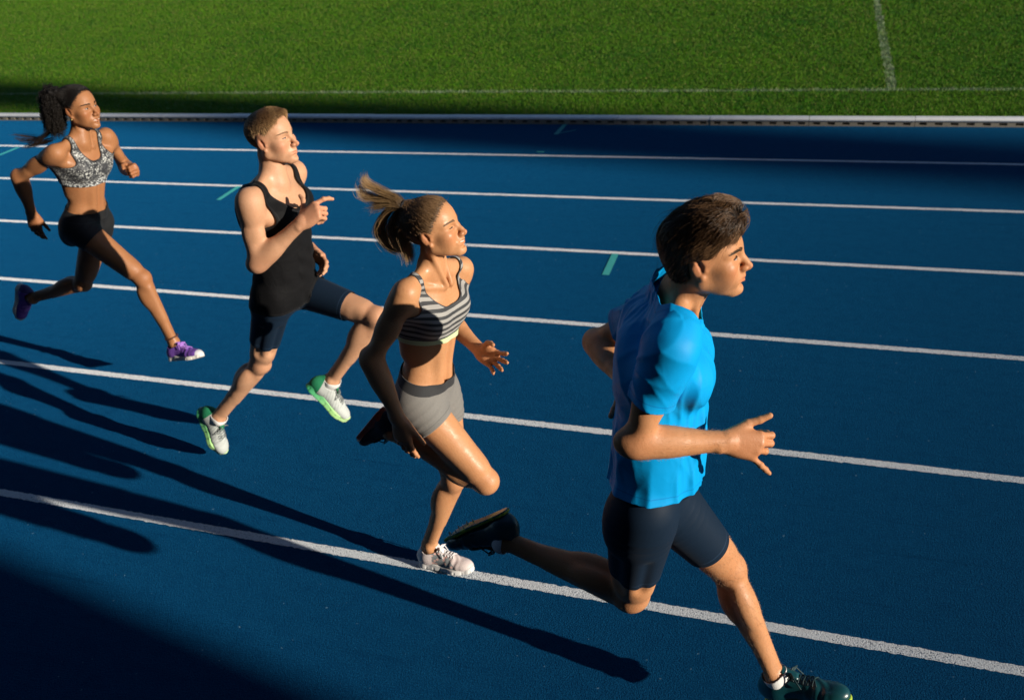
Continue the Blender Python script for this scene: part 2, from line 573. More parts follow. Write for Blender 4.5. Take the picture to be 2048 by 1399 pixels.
# --- grass: a soil sheet and real blades, white lines painted onto the blades
TOUCH_Y, HALF_X = 10.86, 0.775
def grass_material(blade):
    mt, nt, b = new_mat("grass_blade" if blade else "grass_soil")
    p = geo_pos(nt)
    xyz = sepxyz(nt, p)
    big = noise(nt, p, 0.55, 4, 0.65)
    tuft = noise(nt, p, 5.0, 3, 0.6)
    c = mixc(nt, ramp(nt, big, [(0.3, (0, 0, 0)), (0.7, (1, 1, 1))]), (0.032, 0.155, 0.004), (0.076, 0.215, 0.005))
    c = mixc(nt, ramp(nt, tuft, [(0.5, (0, 0, 0)), (0.75, (0.75, 0.75, 0.75))]), c, (0.12, 0.25, 0.008))
    if blade:
        rnd = attr(nt, "rnd", "Fac")
        c = mixc(nt, ramp(nt, rnd, [(0.0, (0.55, 0.55, 0.55)), (0.6, (0, 0, 0)), (0.93, (0, 0, 0)), (0.95, (0.9, 0.9, 0.9))]), c, (0.20, 0.19, 0.06))
    wig = mth(nt, 'MULTIPLY', mth(nt, 'SUBTRACT', noise(nt, p, 6, 2), 0.5), 0.10)
    def band(coord, centre, half):
        d = mth(nt, 'ABSOLUTE', mth(nt, 'SUBTRACT', mth(nt, 'ADD', coord, wig), centre))
        return mth(nt, 'LESS_THAN', d, half)
    touch = band(xyz[1], TOUCH_Y, 0.055)
    half = mth(nt, 'MULTIPLY', band(xyz[0], HALF_X, 0.055), mth(nt, 'GREATER_THAN', xyz[1], TOUCH_Y))
    mk = mth(nt, 'MAXIMUM', touch, half)
    thin = ramp(nt, noise(nt, p, 8, 3, 0.7), [(0.32, (0.03, 0.03, 0.03)), (0.62, (0.50, 0.50, 0.50))])
    c = mixc(nt, mth(nt, 'MULTIPLY', mk, thin), c, (0.50, 0.55, 0.42))
    if not blade:
        c = mixc(nt, 0.20, c, (0.035, 0.060, 0.012))
    nt.links.new(c, b.inputs["Base Color"])
    b.inputs["Roughness"].default_value = 0.7
    b.inputs["Specular IOR Level"].default_value = 0.10
    if blade:
        # blades shade partly like the sward they belong to
        gn = nt.nodes.new("ShaderNodeNewGeometry")
        sc_ = nt.nodes.new("ShaderNodeVectorMath"); sc_.operation = 'MULTIPLY_ADD'
        nt.links.new(gn.outputs["Normal"], sc_.inputs[0]); sc_.inputs[1].default_value = (.5, .5, .5); sc_.inputs[2].default_value = (0, 0, .6)
        nm_ = nt.nodes.new("ShaderNodeVectorMath"); nm_.operation = 'NORMALIZE'; nt.links.new(sc_.outputs[0], nm_.inputs[0])
        nt.links.new(nm_.outputs[0], b.inputs["Normal"])
        b.inputs["Transmission Weight"].default_value = 0.0
        tr_ = nt.nodes.new("ShaderNodeBsdfTranslucent"); nt.links.new(c, tr_.inputs[0])
        mx = nt.nodes.new("ShaderNodeMixShader"); mx.inputs[0].default_value = 0.12
        nt.links.new(b.outputs[0], mx.inputs[1]); nt.links.new(tr_.outputs[0], mx.inputs[2])
        out = [n for n in nt.nodes if n.type == 'OUTPUT_MATERIAL'][0]
        nt.links.new(mx.outputs[0], out.inputs[0])
    else:
        bump(nt, b, noise(nt, p, 25, 4, 0.7), 1.0, 0.03)
    return mt

gs = strip("grass_field", -160, 120, KERB_Y + 0.13, 160, 0.022, grass_material(False)); gs['kind'] = 'structure'

def grass_blades():
    # blades thin out with distance so that their spacing stays below a pixel
    n = 560000
    Y = 9.59 + (rng.random(n) ** 1.25) * 17.5
    xl = -9.5 - (Y - 9.5) * 1.22 - 2.5; xr = 3.0 + (Y - 9.5) * 0.35
    X = xl + rng.random(n) * (xr - xl)
    a = rng.random(n) * 2 * math.pi
    far = (Y - 9.5) / 17
    hgt = rng.uniform(0.016, 0.036, n) * (1 + 0.3 * far)
    wd = rng.uniform(0.0035, 0.006, n) * (1 + 2.2 * far)
    near = np.exp(-((Y - 9.6) / 0.12) ** 2)
    hgt *= 1 + 0.7 * near
    lean = rng.uniform(0.2, 1.1, n) * hgt; la = rng.random(n) * 2 * math.pi
    dx, dy = np.cos(a) * wd, np.sin(a) * wd
    P = np.stack([X, Y, np.full(n, 0.018)], 1)
    V = np.empty((n, 3, 3))
    V[:, 0] = P + np.stack([-dx, -dy, 0 * dx], 1)
    V[:, 1] = P + np.stack([dx, dy, 0 * dx], 1)
    V[:, 2] = P + np.stack([np.cos(la) * lean, np.sin(la) * lean, hgt], 1)
    r = np.repeat(rng.random(n), 3)
    o = mesh_obj("grass", V.reshape(-1, 3), np.arange(3 * n).reshape(-1, 3), grass_material(True), None, {"rnd": r}, smooth=False, origin=(0, 9.6, 0.02))
    o['kind'] = 'stuff'; o['label'] = 'short mown football pitch grass beyond the kerb'
    return o
grass_blades()
print("setting", round(time.time() - T0, 1))
# ------------------------------------------------------------------ people: anatomy as blended volumes
def frame(f, u):
    """rows: forward, left, up"""
    f = nrm(f); l = nrm(np.cross(u, f)); return np.array([f, l, np.cross(f, l)])

class Torso:
    """A bent, twisted trunk: P(t, f, l) with t = 0 at the hip line and 1 at the shoulder line."""
    def __init__(s, J, arch=0.0):
        s.pc = (J['rhip'] + J['lhip']) / 2; s.sc = (J['rsh'] + J['lsh']) / 2
        s.up = nrm(s.sc - s.pc); s.len = np.linalg.norm(s.sc - s.pc)
        def lat(a, b):
            d = b - a; return nrm(d - (d @ s.up) * s.up)
        s.lp, s.ls = lat(J['rhip'], J['lhip']), lat(J['rsh'], J['lsh'])
        s.arch = arch
        sag = np.cross(nrm(s.lp + s.ls), s.up)
        s.sag = sag
    def axes(s, t):
        t = min(max(t, 0), 1)
        l = nrm(s.lp * (1 - t) + s.ls * t)
        return np.array([np.cross(l, s.up), l, s.up])
    def P(s, t, f=0.0, l=0.0):
        a = s.axes(t)
        return s.pc + s.up * (t * s.len) + s.sag * (s.arch * 4 * t * (1 - t)) + a[0] * f + a[1] * l
    def coords(s, V):
        """(forward, left, height t*len) of points, following the twist"""
        d = V - s.pc; h = d @ s.up; t = np.clip(h / s.len, 0, 1)[:, None]
        l = s.lp * (1 - t) + s.ls * t; l /= np.linalg.norm(l, axis=1, keepdims=True)
        f = np.cross(l, s.up)
        d = d - s.sag * (s.arch * 4 * t * (1 - t))
        return np.stack([(d * f).sum(1), (d * l).sum(1), h], 1)

def torso_prims(J, B, T):
    s = B['s']; fem = B['fem']; g = B.get('girth', 1.0); hp_ = B.get('hip', 1.0); p = []
    def E(t, f, l, r, k=0.05, sign=1):
        p.append(el(T.P(t, f * s, l * s), T.axes(t), np.array(r) * s, k * s, sign))
    def Rc(t0, f0, l0, t1, f1, l1, r0, r1, k=0.03, sign=1):
        p.append(rc(T.P(t0, f0 * s, l0 * s), T.P(t1, f1 * s, l1 * s), r0 * s, r1 * s, k * s, sign=sign))
    if fem:
        E(0.00, -0.008, 0, (.094 * g * hp_, .147 * g * (.5 + .5 * hp_), .105))
        E(0.16, -0.004, 0, (.083 * g, .130 * g, .10), .06)
        E(0.36, 0.000, 0, (.072 * g, .105 * g, .12), .06)
        E(0.62, 0.000, 0, (.093 * g, .126 * g, .13), .06)
        E(0.80, -0.006, 0, (.092 * g, .135 * g, .11), .05)
        E(0.95, -0.018, 0, (.062, .135, .06), .05)
        for sd in (-1, 1):
            E(0.755, 0.056, sd * .064, (.050, .062, .062), .03)
            E(-0.08, -0.058 * hp_, sd * .074, (.072 * hp_, .076 * hp_, .085), .04)
            Rc(0.86, -0.03, sd * .115, 0.45, -0.03, sd * .085, .045, .03, .04)
            E(0.84, -0.070, sd * .07, (.03, .055, .075), .04)
            Rc(0.985, .056, sd * .02, 1.03, .000, sd * .135, .0105, .009, .014)
            Rc(0.56, .074, sd * .032, 0.14, .070, sd * .028, .014, .014, .035)
    else:
        E(0.00, -0.006, 0, (.092 * g * hp_, .146 * g, .11))
        E(0.20, 0.000, 0, (.094 * g * hp_, .138 * g, .11), .06)
        E(0.42, 0.002, 0, (.094 * g, .132 * g, .13), .06)
        E(0.66, 0.002, 0, (.108 * g, .150 * g, .15), .06)
        E(0.84, -0.006, 0, (.102 * g, .158 * g, .11), .05)
        E(0.97, -0.020, 0, (.070, .150, .065), .05)
        for sd in (-1, 1):
            E(0.80, 0.070, sd * .075, (.042, .080, .062), .035)
            E(-0.08, -0.056 * hp_, sd * .072, (.068 * hp_, .072, .085), .04)
            Rc(0.88, -0.03, sd * .140, 0.42, -0.03, sd * .098, .052, .034, .05)
            E(0.86, -0.078, sd * .085, (.034, .06, .08), .04)
            Rc(0.99, .062, sd * .02, 1.035, .000, sd * .150, .0125, .010, .014)
            Rc(0.60, .088, sd * .036, 0.15, .088, sd * .033, .013, .013, .03)
    # middle line of the belly and of the back
    Rc(0.60, .105 if not fem else .096, 0, 0.20, .108 if not fem else .091, 0, .008 if not fem else .006, .008 if not fem else .006, .020, -1)
    Rc(0.85, -.115, 0, 0.25, -.112, 0, .012, .012, .03, -1)
    # navel
    q = T.P(0.20, 0, 0); f = T.axes(0.2)[0]
    p.append(sph(q + f * (.088 if fem else .104) * s * g, .007 * s, .006, -1))
    # neck, trapezius, deltoids
    nb = J['neck']; hd = J['hd']; H = J['H']
    base = hd + H[0] * (-.030) + H[2] * (-.066)
    nr = .0385 if fem else .0465
    p.append(rc(nb - T.axes(1)[0] * .012, base, (nr + .006) * s, nr * s, .03))
    p.append(rc(nb, base - H[0] * .01 - H[2] * .0, nr * s * .98, nr * s * .95, .02))
    for sd, sh in ((-1, 'rsh'), (1, 'lsh')):
        p.append(rc(nb * .62 + base * .38 - H[0] * .022 + H[1] * sd * .012, J[sh] * .72 + nb * .28 + T.up * .020, (.026 if fem else .032) * s, .022 * s, .035))
        p.append(rc(hd + H[0] * -.022 + H[1] * sd * .046 + H[2] * -.05, T.P(1.0, .062 * s, sd * .014 * s), .0115 * s, .0095 * s, .010))
        dr = np.array((.046, .046, .056) if fem else (.058, .056, .068)) * (.35 + .65 * B['arm'])
        el_ = J['rel' if sd < 0 else 'lel']
        ud = nrm(J[sh] - el_)
        fx = nrm(np.cross(ud, nrm(np.cross(T.axes(1)[0], ud))))
        p.append(el(J[sh] - ud * .018, np.array([nrm(np.cross(np.cross(ud, T.axes(1)[0]), ud)), nrm(np.cross(ud, T.axes(1)[0])), ud]), np.array(dr) * s, .026 * s))
        # front and rear armpit folds
        p.append(rc(T.P(.80, .06 * s, sd * .09 * s), J[sh] - ud * .06 + T.axes(1)[0] * .012, .030 * s, .026 * s, .04 * s))
        p.append(rc(T.P(.72, -.05 * s, sd * .10 * s), J[sh] - ud * .07 - T.axes(1)[0] * .012, .034 * s, .026 * s, .04 * s))
    return p

def arm_prims(J, B, sd):
    s = B['s']; q = B['arm']; S_, E_, W_ = [J[('r' if sd < 0 else 'l') + k] for k in ('sh', 'el', 'wr')]
    ud = nrm(E_ - S_); fd = nrm(W_ - E_)
    ef = fd - (fd @ ud) * ud
    ef = nrm(ef) if np.linalg.norm(ef) > .2 else J['F']
    la = np.linalg.norm(E_ - S_); lf = np.linalg.norm(W_ - E_)
    ff = nrm(ef - (ef @ fd) * fd) if np.linalg.norm(ef - (ef @ fd) * fd) > .1 else -ud
    side = np.cross(ud, ef)
    ax = np.array([ef, side, ud])
    p = [rc(S_, E_, .043 * q * s, .034 * q * s, .02)]
    p.append(el(S_ + ud * la * .52 + ef * .017 * s, ax, np.array([.033 * q, .032 * q, .072]) * s, .012))
    p.append(el(S_ + ud * la * .48 - ef * .018 * s, ax, np.array([.033 * q, .035 * q, .085]) * s, .012))
    p.append(rc(S_ + ud * la * .75, E_, .032 * q * s, .034 * q * s, .02, side, .95))
    p.append(sph(E_ - ef * .012 * s + ud * .006, .028 * q * s, .018))                      # point of the elbow
    n = J['pr' if sd < 0 else 'pl']                                                    # palm normal
    wv = nrm(np.cross(fd, n))
    p.append(rc(E_, W_, .036 * q * s, .0235 * q * s, .02))
    ax2 = np.array([ff, np.cross(fd, ff), fd])
    p.append(el(E_ + fd * lf * .24 + ff * .006, ax2, np.array([.036 * q, .040 * q, .095]) * s, .035))
    p.append(el(E_ + fd * lf * .20 - ff * .010, ax2, np.array([.032 * q, .033 * q, .09]) * s, .03))
    p.append(rc(E_ + fd * lf * .62, W_ + fd * .012, .026 * q * s, .0245 * q * s, .025, n, 1.22))
    p.append(sph(W_ - fd * .012 - n * .010 * s - wv * .016 * s * (1 if sd < 0 else -1), .011 * s, .014))  # ulna knob
    return p

def hand_prims(J, B, sd, pose):
    """pose: curl of index..little as three joint angles, spread, thumb direction (fwd, thumb-side, palm)."""
    s = B['s'] * B.get('hand', 1.0)
    k_ = 'r' if sd < 0 else 'l'
    W_ = J[k_ + 'wr']; f = nrm(J[k_ + 'kn'] - W_); n = J['p' + k_]
    n = nrm(n - (n @ f) * f)
    t = np.cross(f, n) * (1 if sd < 0 else -1)
    P = lambda a, b, c: W_ + (f * a + t * b + n * c) * s
    p = []
    lat = (.030, .0105, -.010, -.029); fw = (.088, .091, .086, .077); r = (.0098, .0098, .0094, .0085)
    drop = (0, -.003, -.002, .002)
    for i in range(4):
        p.append(rc(P(.004, lat[i] * .52, 0), P(fw[i], lat[i], drop[i]), .0150 * s, (.0128 if i < 3 else .0115) * s, .016))
    p.append(el(P(.040, .022, .012), np.array([nrm(f + t * .5), nrm(np.cross(n, nrm(f + t * .5))), n]), np.array([.036, .017, .016]) * s, .014))
    p.append(el(P(.040, -.024, .009), np.array([f, t, n]), np.array([.038, .014, .014]) * s, .014))
    L_ = ((.044, .025, .021), (.048, .029, .022), (.045, .027, .022), (.036, .021, .019))
    for i in range(4):
        a = 0.0; c = P(fw[i], lat[i], drop[i])
        sp = pose['spread'][i] if np.ndim(pose['spread']) else pose['spread'] * (1.5 - i)
        f0 = nrm(f + t * sp)
        for j in range(3):
            a += pose['curl'][i][j]
            d = f0 * math.cos(a) + n * math.sin(a)
            e = c + d * L_[i][j] * s
            r0 = r[i] * (1.0, .93, .84)[j] * s; r1 = r[i] * (.93, .84, .72)[j] * s
            p.append(rc(c, e, r0, r1, .006 if j == 0 else .0025))
            if j:
                p.append(sph(c - n * .0008, r0 * 1.10, .004))
            c = e
    c = P(.018, .024, .008)
    dirs = pose['thumb']
    for j, (ln, r0, r1) in enumerate(((.046, .0155, .0118), (.034, .0115, .0100), (.028, .0102, .0082))):
        a, b, c2 = dirs[j] if np.ndim(dirs[0]) else dirs
        d = nrm(f * a + t * b + n * c2)
        e = c + d * ln * s
        p.append(rc(c, e, r0 * s, r1 * s, .014 if j == 0 else .004))
        c = e
    return p

def leg_frames(J, sd, F):
    k = 'r' if sd < 0 else 'l'
    Hp, K, A = J[k + 'hip'], J[k + 'kne'], J[k + 'ank']
    d1, d2 = nrm(K - Hp), nrm(A - K)
    b = d2 - (d2 @ d1) * d1
    kf = -b if np.linalg.norm(b) > .12 else F
    kf = nrm(kf - (kf @ d1) * d1)
    kf2 = nrm(kf - (kf @ d2) * d2) if np.linalg.norm(kf - (kf @ d2) * d2) > .15 else d1
    if np.linalg.norm(b) > .5:                # strongly bent: the shin's front continues the thigh
        kf2 = nrm(d1 - (d1 @ d2) * d2 + .0 * kf)
    return Hp, K, A, d1, d2, kf, kf2

def leg_prims(J, B, sd, T):
    s = B['s']; q = B['leg']
    Hp, K, A, d1, d2, kf, kf2 = leg_frames(J, sd, T.axes(0)[0])
    l1, l2 = np.linalg.norm(K - Hp), np.linalg.norm(A - K)
    o1 = np.cross(d1, kf); o1 = o1 if (o1 @ T.lp) * sd > 0 else -o1      # outward
    o2 = np.cross(d2, kf2); o2 = o2 if (o2 @ T.lp) * sd > 0 else -o2
    ax1 = np.array([kf, o1, d1]); ax2 = np.array([kf2, o2, d2])
    p = [rc(Hp, K, .074 * q * s, .047 * q * s, .03)]
    p.append(rc(Hp + d1 * l1 * .12 + kf * .020 * s, Hp + d1 * l1 * .84 + kf * .016 * s, .058 * q * s, .038 * q * s, .03))
    p.append(rc(Hp + d1 * l1 * .10 + o1 * .022 * s, Hp + d1 * l1 * .80 + o1 * .016 * s + kf * .008, .052 * q * s, .036 * q * s, .03))
    p.append(el(Hp + d1 * l1 * .78 + kf * .014 * s - o1 * .022 * s, ax1, np.array([.036, .033, .066]) * s * q, .012))
    p.append(el(Hp + d1 * l1 * .74 + kf * .016 * s + o1 * .020 * s, ax1, np.array([.033, .028, .076]) * s * q, .012))
    p.append(rc(Hp + d1 * l1 * .10 - kf * .026 * s, Hp + d1 * l1 * .86 - kf * .020 * s, .054 * q * s, .030 * q * s, .03))
    p.append(rc(Hp + d1 * l1 * .05 - o1 * .018 * s, Hp + d1 * l1 * .70 - o1 * .018 * s, .056 * q * s, .036 * q * s, .03))
    if not B['fem']:
        for a_, b_, c_, d_ in ((.62, .78, .34, .72), (-.35, .94, .36, .76)):
            n_ = kf * a_ + o1 * b_
            p.append(rc(Hp + d1 * l1 * c_ + n_ * (.0800 * q * s), Hp + d1 * l1 * d_ + n_ * (.0640 * q * s), .006 * s, .005 * s, .032 * s, sign=-1))
    p.append(sph(K, .045 * q * s, .02))
    p.append(el(K + d1 * -.012 * s + o1 * .028 * s, ax1, np.array([.022, .018, .040]) * s, .014)); p.append(el(K - o1 * .030 * s, ax1, np.array([.024, .018, .036]) * s, .014))
    m_ = nrm(kf + kf2)
    p.append(el(K + m_ * .026 * s, np.array([m_, nrm(np.cross(d1, m_)), nrm(np.cross(m_, nrm(np.cross(d1, m_))))]), np.array([.026, .025, .030]) * s, .010))
    p.append(rc(K + kf2 * .024 * s + d2 * .03 * s, K + kf2 * .020 * s + d2 * .075 * s, 0.016 * s, .013 * s, .012))
    p.append(rc(K, A, .041 * q * s, .027 * s, .025))
    p.append(rc(K + d2 * l2 * .14 + kf2 * .014 * s + o2 * .010 * s, K + d2 * l2 * .62 + kf2 * .010 * s + o2 * .004, .030 * q * s, .022 * s, .015))
    p.append(el(K + d2 * l2 * .27 - kf2 * .022 * s - o2 * .019 * s, ax2, np.array([.041, .034, .088]) * s * q, .013))
    p.append(el(K + d2 * l2 * .25 - kf2 * .022 * s + o2 * .019 * s, ax2, np.array([.040, .032, .080]) * s * q, .013))
    p.append(el(K + d2 * l2 * .42 - kf2 * .014 * s, ax2, np.array([.031, .037, .11]) * s * q, .02))
    k = 'r' if sd < 0 else 'l'
    hl = J[k + 'heel']; up = nrm(A - hl)
    p.append(rc(K + d2 * l2 * .62 - kf2 * .016 * s, A - kf2 * .026 * s, .018 * s, .0125 * s, .022))
    p.append(sph(A, .030 * s, .02))
    p.append(sph(A + o2 * .027 * s, .0125 * s, .014)); p.append(sph(A - o2 * .027 * s + d2 * -.006, .0135 * s, .014))
    # foot inside the shoe
    tip = J[k + 'toe']; ball = hl * .28 + tip * .72
    fx = nrm(tip - hl)
    p.append(rc(A, hl * .62 + A * .38 + fx * .03, .028 * s, .022 * s, .02))
    p.append(rc(hl * .55 + A * .45 + fx * .045, ball + up * .006, .024 * s, .012 * s, .02))
    return p

def head_prims(J, B):
    hs = B['hs']; H = J['H']; o = J['hd']; fem = B['fem']; p = []
    P = lambda f, l, u: o + (H[0] * f + H[1] * l + H[2] * u) * hs
    def E(c, r, k=.02, sign=1, ax=None):
        p.append(el(P(*c), H if ax is None else ax, np.array(r) * hs, k, sign))
    def R(a, b, r0, r1, k=.012, sign=1, flat=None, fs=1.0):
        p.append(rc(P(*a), P(*b), r0 * hs, r1 * hs, k, flat, fs, sign))
    E((-.012, 0, .036), (.098, .076, .082))
    E((.020, 0, .030), (.068, .064, .070), .03)
    E((.026, 0, -.032), (.056, .056, .074), .03)
    jw = .046 if fem else .053
    for sd in (-1, 1):
        R((-.004, sd * jw, -.052), (.062, sd * .017, -.099), .0150 if fem else .0185, .0125, .018)
        R((-.006, sd * (jw + .004), -.050), (-.004, sd * .062, .004), .014, .014, .03)
        E((.054, sd * .045, -.022), (.024, .020, .015), .025)
        E((.036, sd * .044, -.046), (.036, .017, .034), .025)
        R((.080, sd * .010, .019), (.060, sd * .046, .018), .0095 if fem else .0115, .009, .016)
        E((.092, sd * .031, -.001), (.017, .018, .0115), .012, -1)
        E((.0665, sd * .0315, .000), (.0135, .0145, .0120), .004)
        R((.0775, sd * .021, .0005), (.0715, sd * .043, .001), .0030, .0022, .004)           # upper lid fold
        R((.080, sd * .020, -.013), (.070, sd * .046, -.015), .0045, .004, .010)              # lower lid bag
    # nose
    nl = B.get('nose', 1.0); nq = B.get('noser', .92); nw = B.get('nosew', 1.0)
    R((.082, 0, .010), (.100 + .004 * (nl - 1), 0, -.020), .0085, .0085, .014)
    R((.098, 0, -.018), (.1095 + .03 * (nl - 1), 0, -.0345), .0085 * nq, .0098 * nq, .006)
    for sd in (-1, 1):
        E((.0975, sd * .0118 * nw, -.0375), (.0115 * nq, .0072 * nw * nq, .0080 * nq), .006)
        E((.1020, sd * .0070 * nw, -.0470), (.0050, .0030, .0026), .003, -1)
    R((.092, 0, -.045), (.108, 0, -.043), .006, .004, .006)
    # mouth
    E((.068, 0, -.066), (.026, .032, .026), .02)
    fl = B.get('lips', 1.0); sm = B.get('smile', 0.0); op = B.get('mouth_open', 0.0)
    R((.0915, 0, -.052), (.0935, 0, -.060), .0040, .0045, .008)
    for sd in (-1, 1):
        R((.0935, 0, -.0625 + op * .4), (.0805, sd * (.0235 + sm * .004), -.0665 + sm * .004), .0050 * fl, .0026, .005)
        R((.0915, 0, -.0735 - op * .8), (.0800, sd * (.0210 + sm * .004), -.0680 + sm * .003), .0060 * fl, .0028, .005)
        R((.0985, 0, -.0675 - op * .2), (.0850, sd * (.0235 + sm * .004), -.0672 + sm * .0035), .0016 + op * .45, .0010, .003, -1)
    E((.088, 0, -.085), (.008, .020, .006), .010, -1)
    E((.0735, 0, -.100), (.0165 if fem else .019, .019, .0145), .016)
    # ears
    for sd in (-1, 1):
        tilt = nrm(H[0] * -.20 + H[2]); fx = nrm(H[0] + H[1] * sd * -.42 + H[2] * .18)
        fx = nrm(fx - (fx @ tilt) * tilt); ax = np.array([fx, np.cross(tilt, fx), tilt])
        c = (-.010, sd * .0745, -.004)
        p.append(el(P(*c), ax, np.array([.0170, .0070, .0295]) * hs, .005))
        q = P(*c) + ax[1] * (sd * .0100) * hs
        p.append(el(q + ax[0] * .003 - ax[2] * .001, ax, np.array([.0105, .0060, .0205]) * hs, .004, -1))
        p.append(rc(q - ax[0] * .004 - ax[1] * sd * .006 + ax[2] * .014, q + ax[0] * .000 - ax[1] * sd * .007 - ax[2] * .012, .0030, .0032, .004))
        p.append(sph(P(.000, sd * .0755, -.032), .0075 * hs, .006))
        p.append(sph(P(.008, sd * .073, -.012), .0055 * hs, .005))
    return p

# ------------------------------------------------------------------ materials for people and clothes
def skin_material(name, base, rough=0.42, coat=0.2, red=(0.9, 0.6, 0.55), sparkle=0.0):
    mt, nt, b = new_mat(name)
    tex = nt.nodes.new("ShaderNodeTexCoord").outputs["Object"]
    v = mixc(nt, noise(nt, tex, 9, 4, 0.6), base, tuple(x * f for x, f in zip(base, (0.82, 0.70, 0.63))))
    v = mixc(nt, ramp(nt, noise(nt, tex, 130, 3, 0.7), [(0.48, (0, 0, 0)), (0.8, (0.6, 0.6, 0.6))]), v, tuple(x * f for x, f in zip(base, (0.80, 0.66, 0.58))))
    v = mixc(nt, mth(nt, 'MULTIPLY', attr(nt, "red", "Fac"), 1.0), v, tuple(x * f for x, f in zip(base, red)))
    v = mixc(nt, attr(nt, "dark", "Fac"), v, (0.045, 0.028, 0.022))
    nt.links.new(v, b.inputs["Base Color"])
    # freckles and faint veins
    v = mixc(nt, mth(nt, 'MULTIPLY', ramp(nt, noise(nt, tex, 330, 1, 0.5), [(0.66, (0, 0, 0)), (0.72, (1, 1, 1))]), 0.35), v, tuple(x * f for x, f in zip(base, (0.60, 0.48, 0.42))))
    nt.links.new(v, b.inputs["Base Color"])
    b.inputs["Subsurface Weight"].default_value = 0.05
    b.inputs["Subsurface Radius"].default_value = (0.010, 0.004, 0.002)
    b.inputs["Subsurface Scale"].default_value = 1.0
    # sweat lies in patches: sharper there, matte elsewhere
    wet = ramp(nt, noise(nt, tex, 14, 4, 0.65), [(0.46, (0, 0, 0)), (0.66, (1, 1, 1))])
    grain = noise(nt, tex, 210, 3, 0.7)
    rg = mth(nt, 'ADD', mth(nt, 'SUBTRACT', rough + 0.16, mth(nt, 'MULTIPLY', wet, 0.20)), mth(nt, 'MULTIPLY', mth(nt, 'SUBTRACT', grain, 0.5), 0.5))
    nt.links.new(rg, b.inputs["Roughness"])
    b.inputs["Specular IOR Level"].default_value = 0.30
    nt.links.new(mth(nt, 'MULTIPLY', mth(nt, 'MULTIPLY', wet, grain), coat * 0.9), b.inputs["Coat Weight"]); b.inputs["Coat Roughness"].default_value = 0.30
    n1 = bump(nt, None, noise(nt, tex, 420, 2, 0.6), 0.35, 0.0015)
    n1 = bump(nt, None, noise(nt, tex, 70, 4, 0.6), 0.22, 0.004, n1)
    if sparkle:                                    # beads of sweat
        vo = nt.nodes.new("ShaderNodeTexVoronoi"); vo.inputs["Scale"].default_value = 420
        nt.links.new(tex, vo.inputs["Vector"])
        drop = ramp(nt, vo.outputs["Distance"], [(0.0, (1, 1, 1)), (0.45, (0, 0, 0))])
        n1 = bump(nt, None, drop, sparkle, 0.003, n1)
    nt.links.new(n1, b.inputs["Normal"])
    return mt

def cloth_material(name, col, rough=0.75, sheen=0.15, weave=900, wstr=0.25, folds=0.0, seam=()):
    mt, nt, b = new_mat(name)
    tex = nt.nodes.new("ShaderNodeTexCoord").outputs["Object"]
    c = mixc(nt, noise(nt, tex, 30, 3, 0.6), col, tuple(x * 0.82 for x in col)) if not isinstance(col, bpy.types.NodeSocket) else col
    if seam:
        for nm_, at_ in seam:
            d_ = attr(nt, nm_, "Fac")
            ln_ = mth(nt, 'LESS_THAN', mth(nt, 'ABSOLUTE', mth(nt, 'SUBTRACT', d_, at_)), .0013)
            c = mixc(nt, mth(nt, 'MULTIPLY', ln_, .7), c, tuple(x * 2.6 + .008 for x in col))
    nt.links.new(c, b.inputs["Base Color"])
    b.inputs["Roughness"].default_value = rough
    b.inputs["Sheen Weight"].default_value = sheen * .25; b.inputs["Sheen Roughness"].default_value = 0.4
    b.inputs["Specular IOR Level"].default_value = 0.12
    n1 = bump(nt, None, noise(nt, tex, weave, 1, 0.5), wstr, 0.0012)
    if folds:
        creases(nt, b, tex, n1, folds)
    else:
        nt.links.new(n1, b.inputs["Normal"])
    return mt

def plain(name, col, rough=0.5, spec=0.4, coat=0.0, nz=0.15):
    mt, nt, b = new_mat(name)
    tex = nt.nodes.new("ShaderNodeTexCoord").outputs["Object"]
    nt.links.new(mixc(nt, noise(nt, tex, 45, 3, 0.6), col, tuple(x * (1 - nz) for x in col)), b.inputs["Base Color"])
    b.inputs["Roughness"].default_value = rough; b.inputs["Specular IOR Level"].default_value = spec
    b.inputs["Coat Weight"].default_value = coat; b.inputs["Coat Roughness"].default_value = 0.2
    bump(nt, b, noise(nt, tex, 600, 2, 0.5), 0.2, 0.001)
    return mt

def hair_material(name, root, tip, rough=0.38, spec=0.35):
    mt, nt, b = new_mat(name)
    hi = nt.nodes.new("ShaderNodeHairInfo")
    c = mixc(nt, hi.outputs["Intercept"], root, tip)
    v = mth(nt, 'ADD', mth(nt, 'MULTIPLY', hi.outputs["Random"], 0.7), 0.65)
    mul = nt.nodes.new("ShaderNodeMix"); mul.data_type = 'RGBA'; mul.blend_type = 'MULTIPLY'; mul.inputs[0].default_value = 1
    nt.links.new(c, mul.inputs[6]); cb = nt.nodes.new("ShaderNodeCombineXYZ")
    for i in range(3):
        nt.links.new(v, cb.inputs[i])
    nt.links.new(cb.outputs[0], mul.inputs[7])
    nt.links.new(mul.outputs[2], b.inputs["Base Color"])
    b.inputs["Roughness"].default_value = rough; b.inputs["Specular IOR Level"].default_value = spec
    return mt

def creases(nt, b, tex, prev, strength=.6, dist=.010, specs=(((7, 7, 16), (.4, .6, .2)), ((16, 6, 7), (.1, -.5, .7)))):
    out = prev
    for sc, ro in specs:
        mp = nt.nodes.new("ShaderNodeMapping"); mp.inputs["Scale"].default_value = sc; mp.inputs["Rotation"].default_value = ro
        nt.links.new(tex, mp.inputs[0])
        n = noise(nt, mp.outputs[0], 1.0, 2, .45)
        rd = mth(nt, 'POWER', mth(nt, 'SUBTRACT', 1.0, mth(nt, 'ABSOLUTE', mth(nt, 'SUBTRACT', mth(nt, 'MULTIPLY', n, 2.0), 1.0))), 7.0)
        out = bump(nt, None, rd, strength, dist, out)
    nt.links.new(out, b.inputs["Normal"])

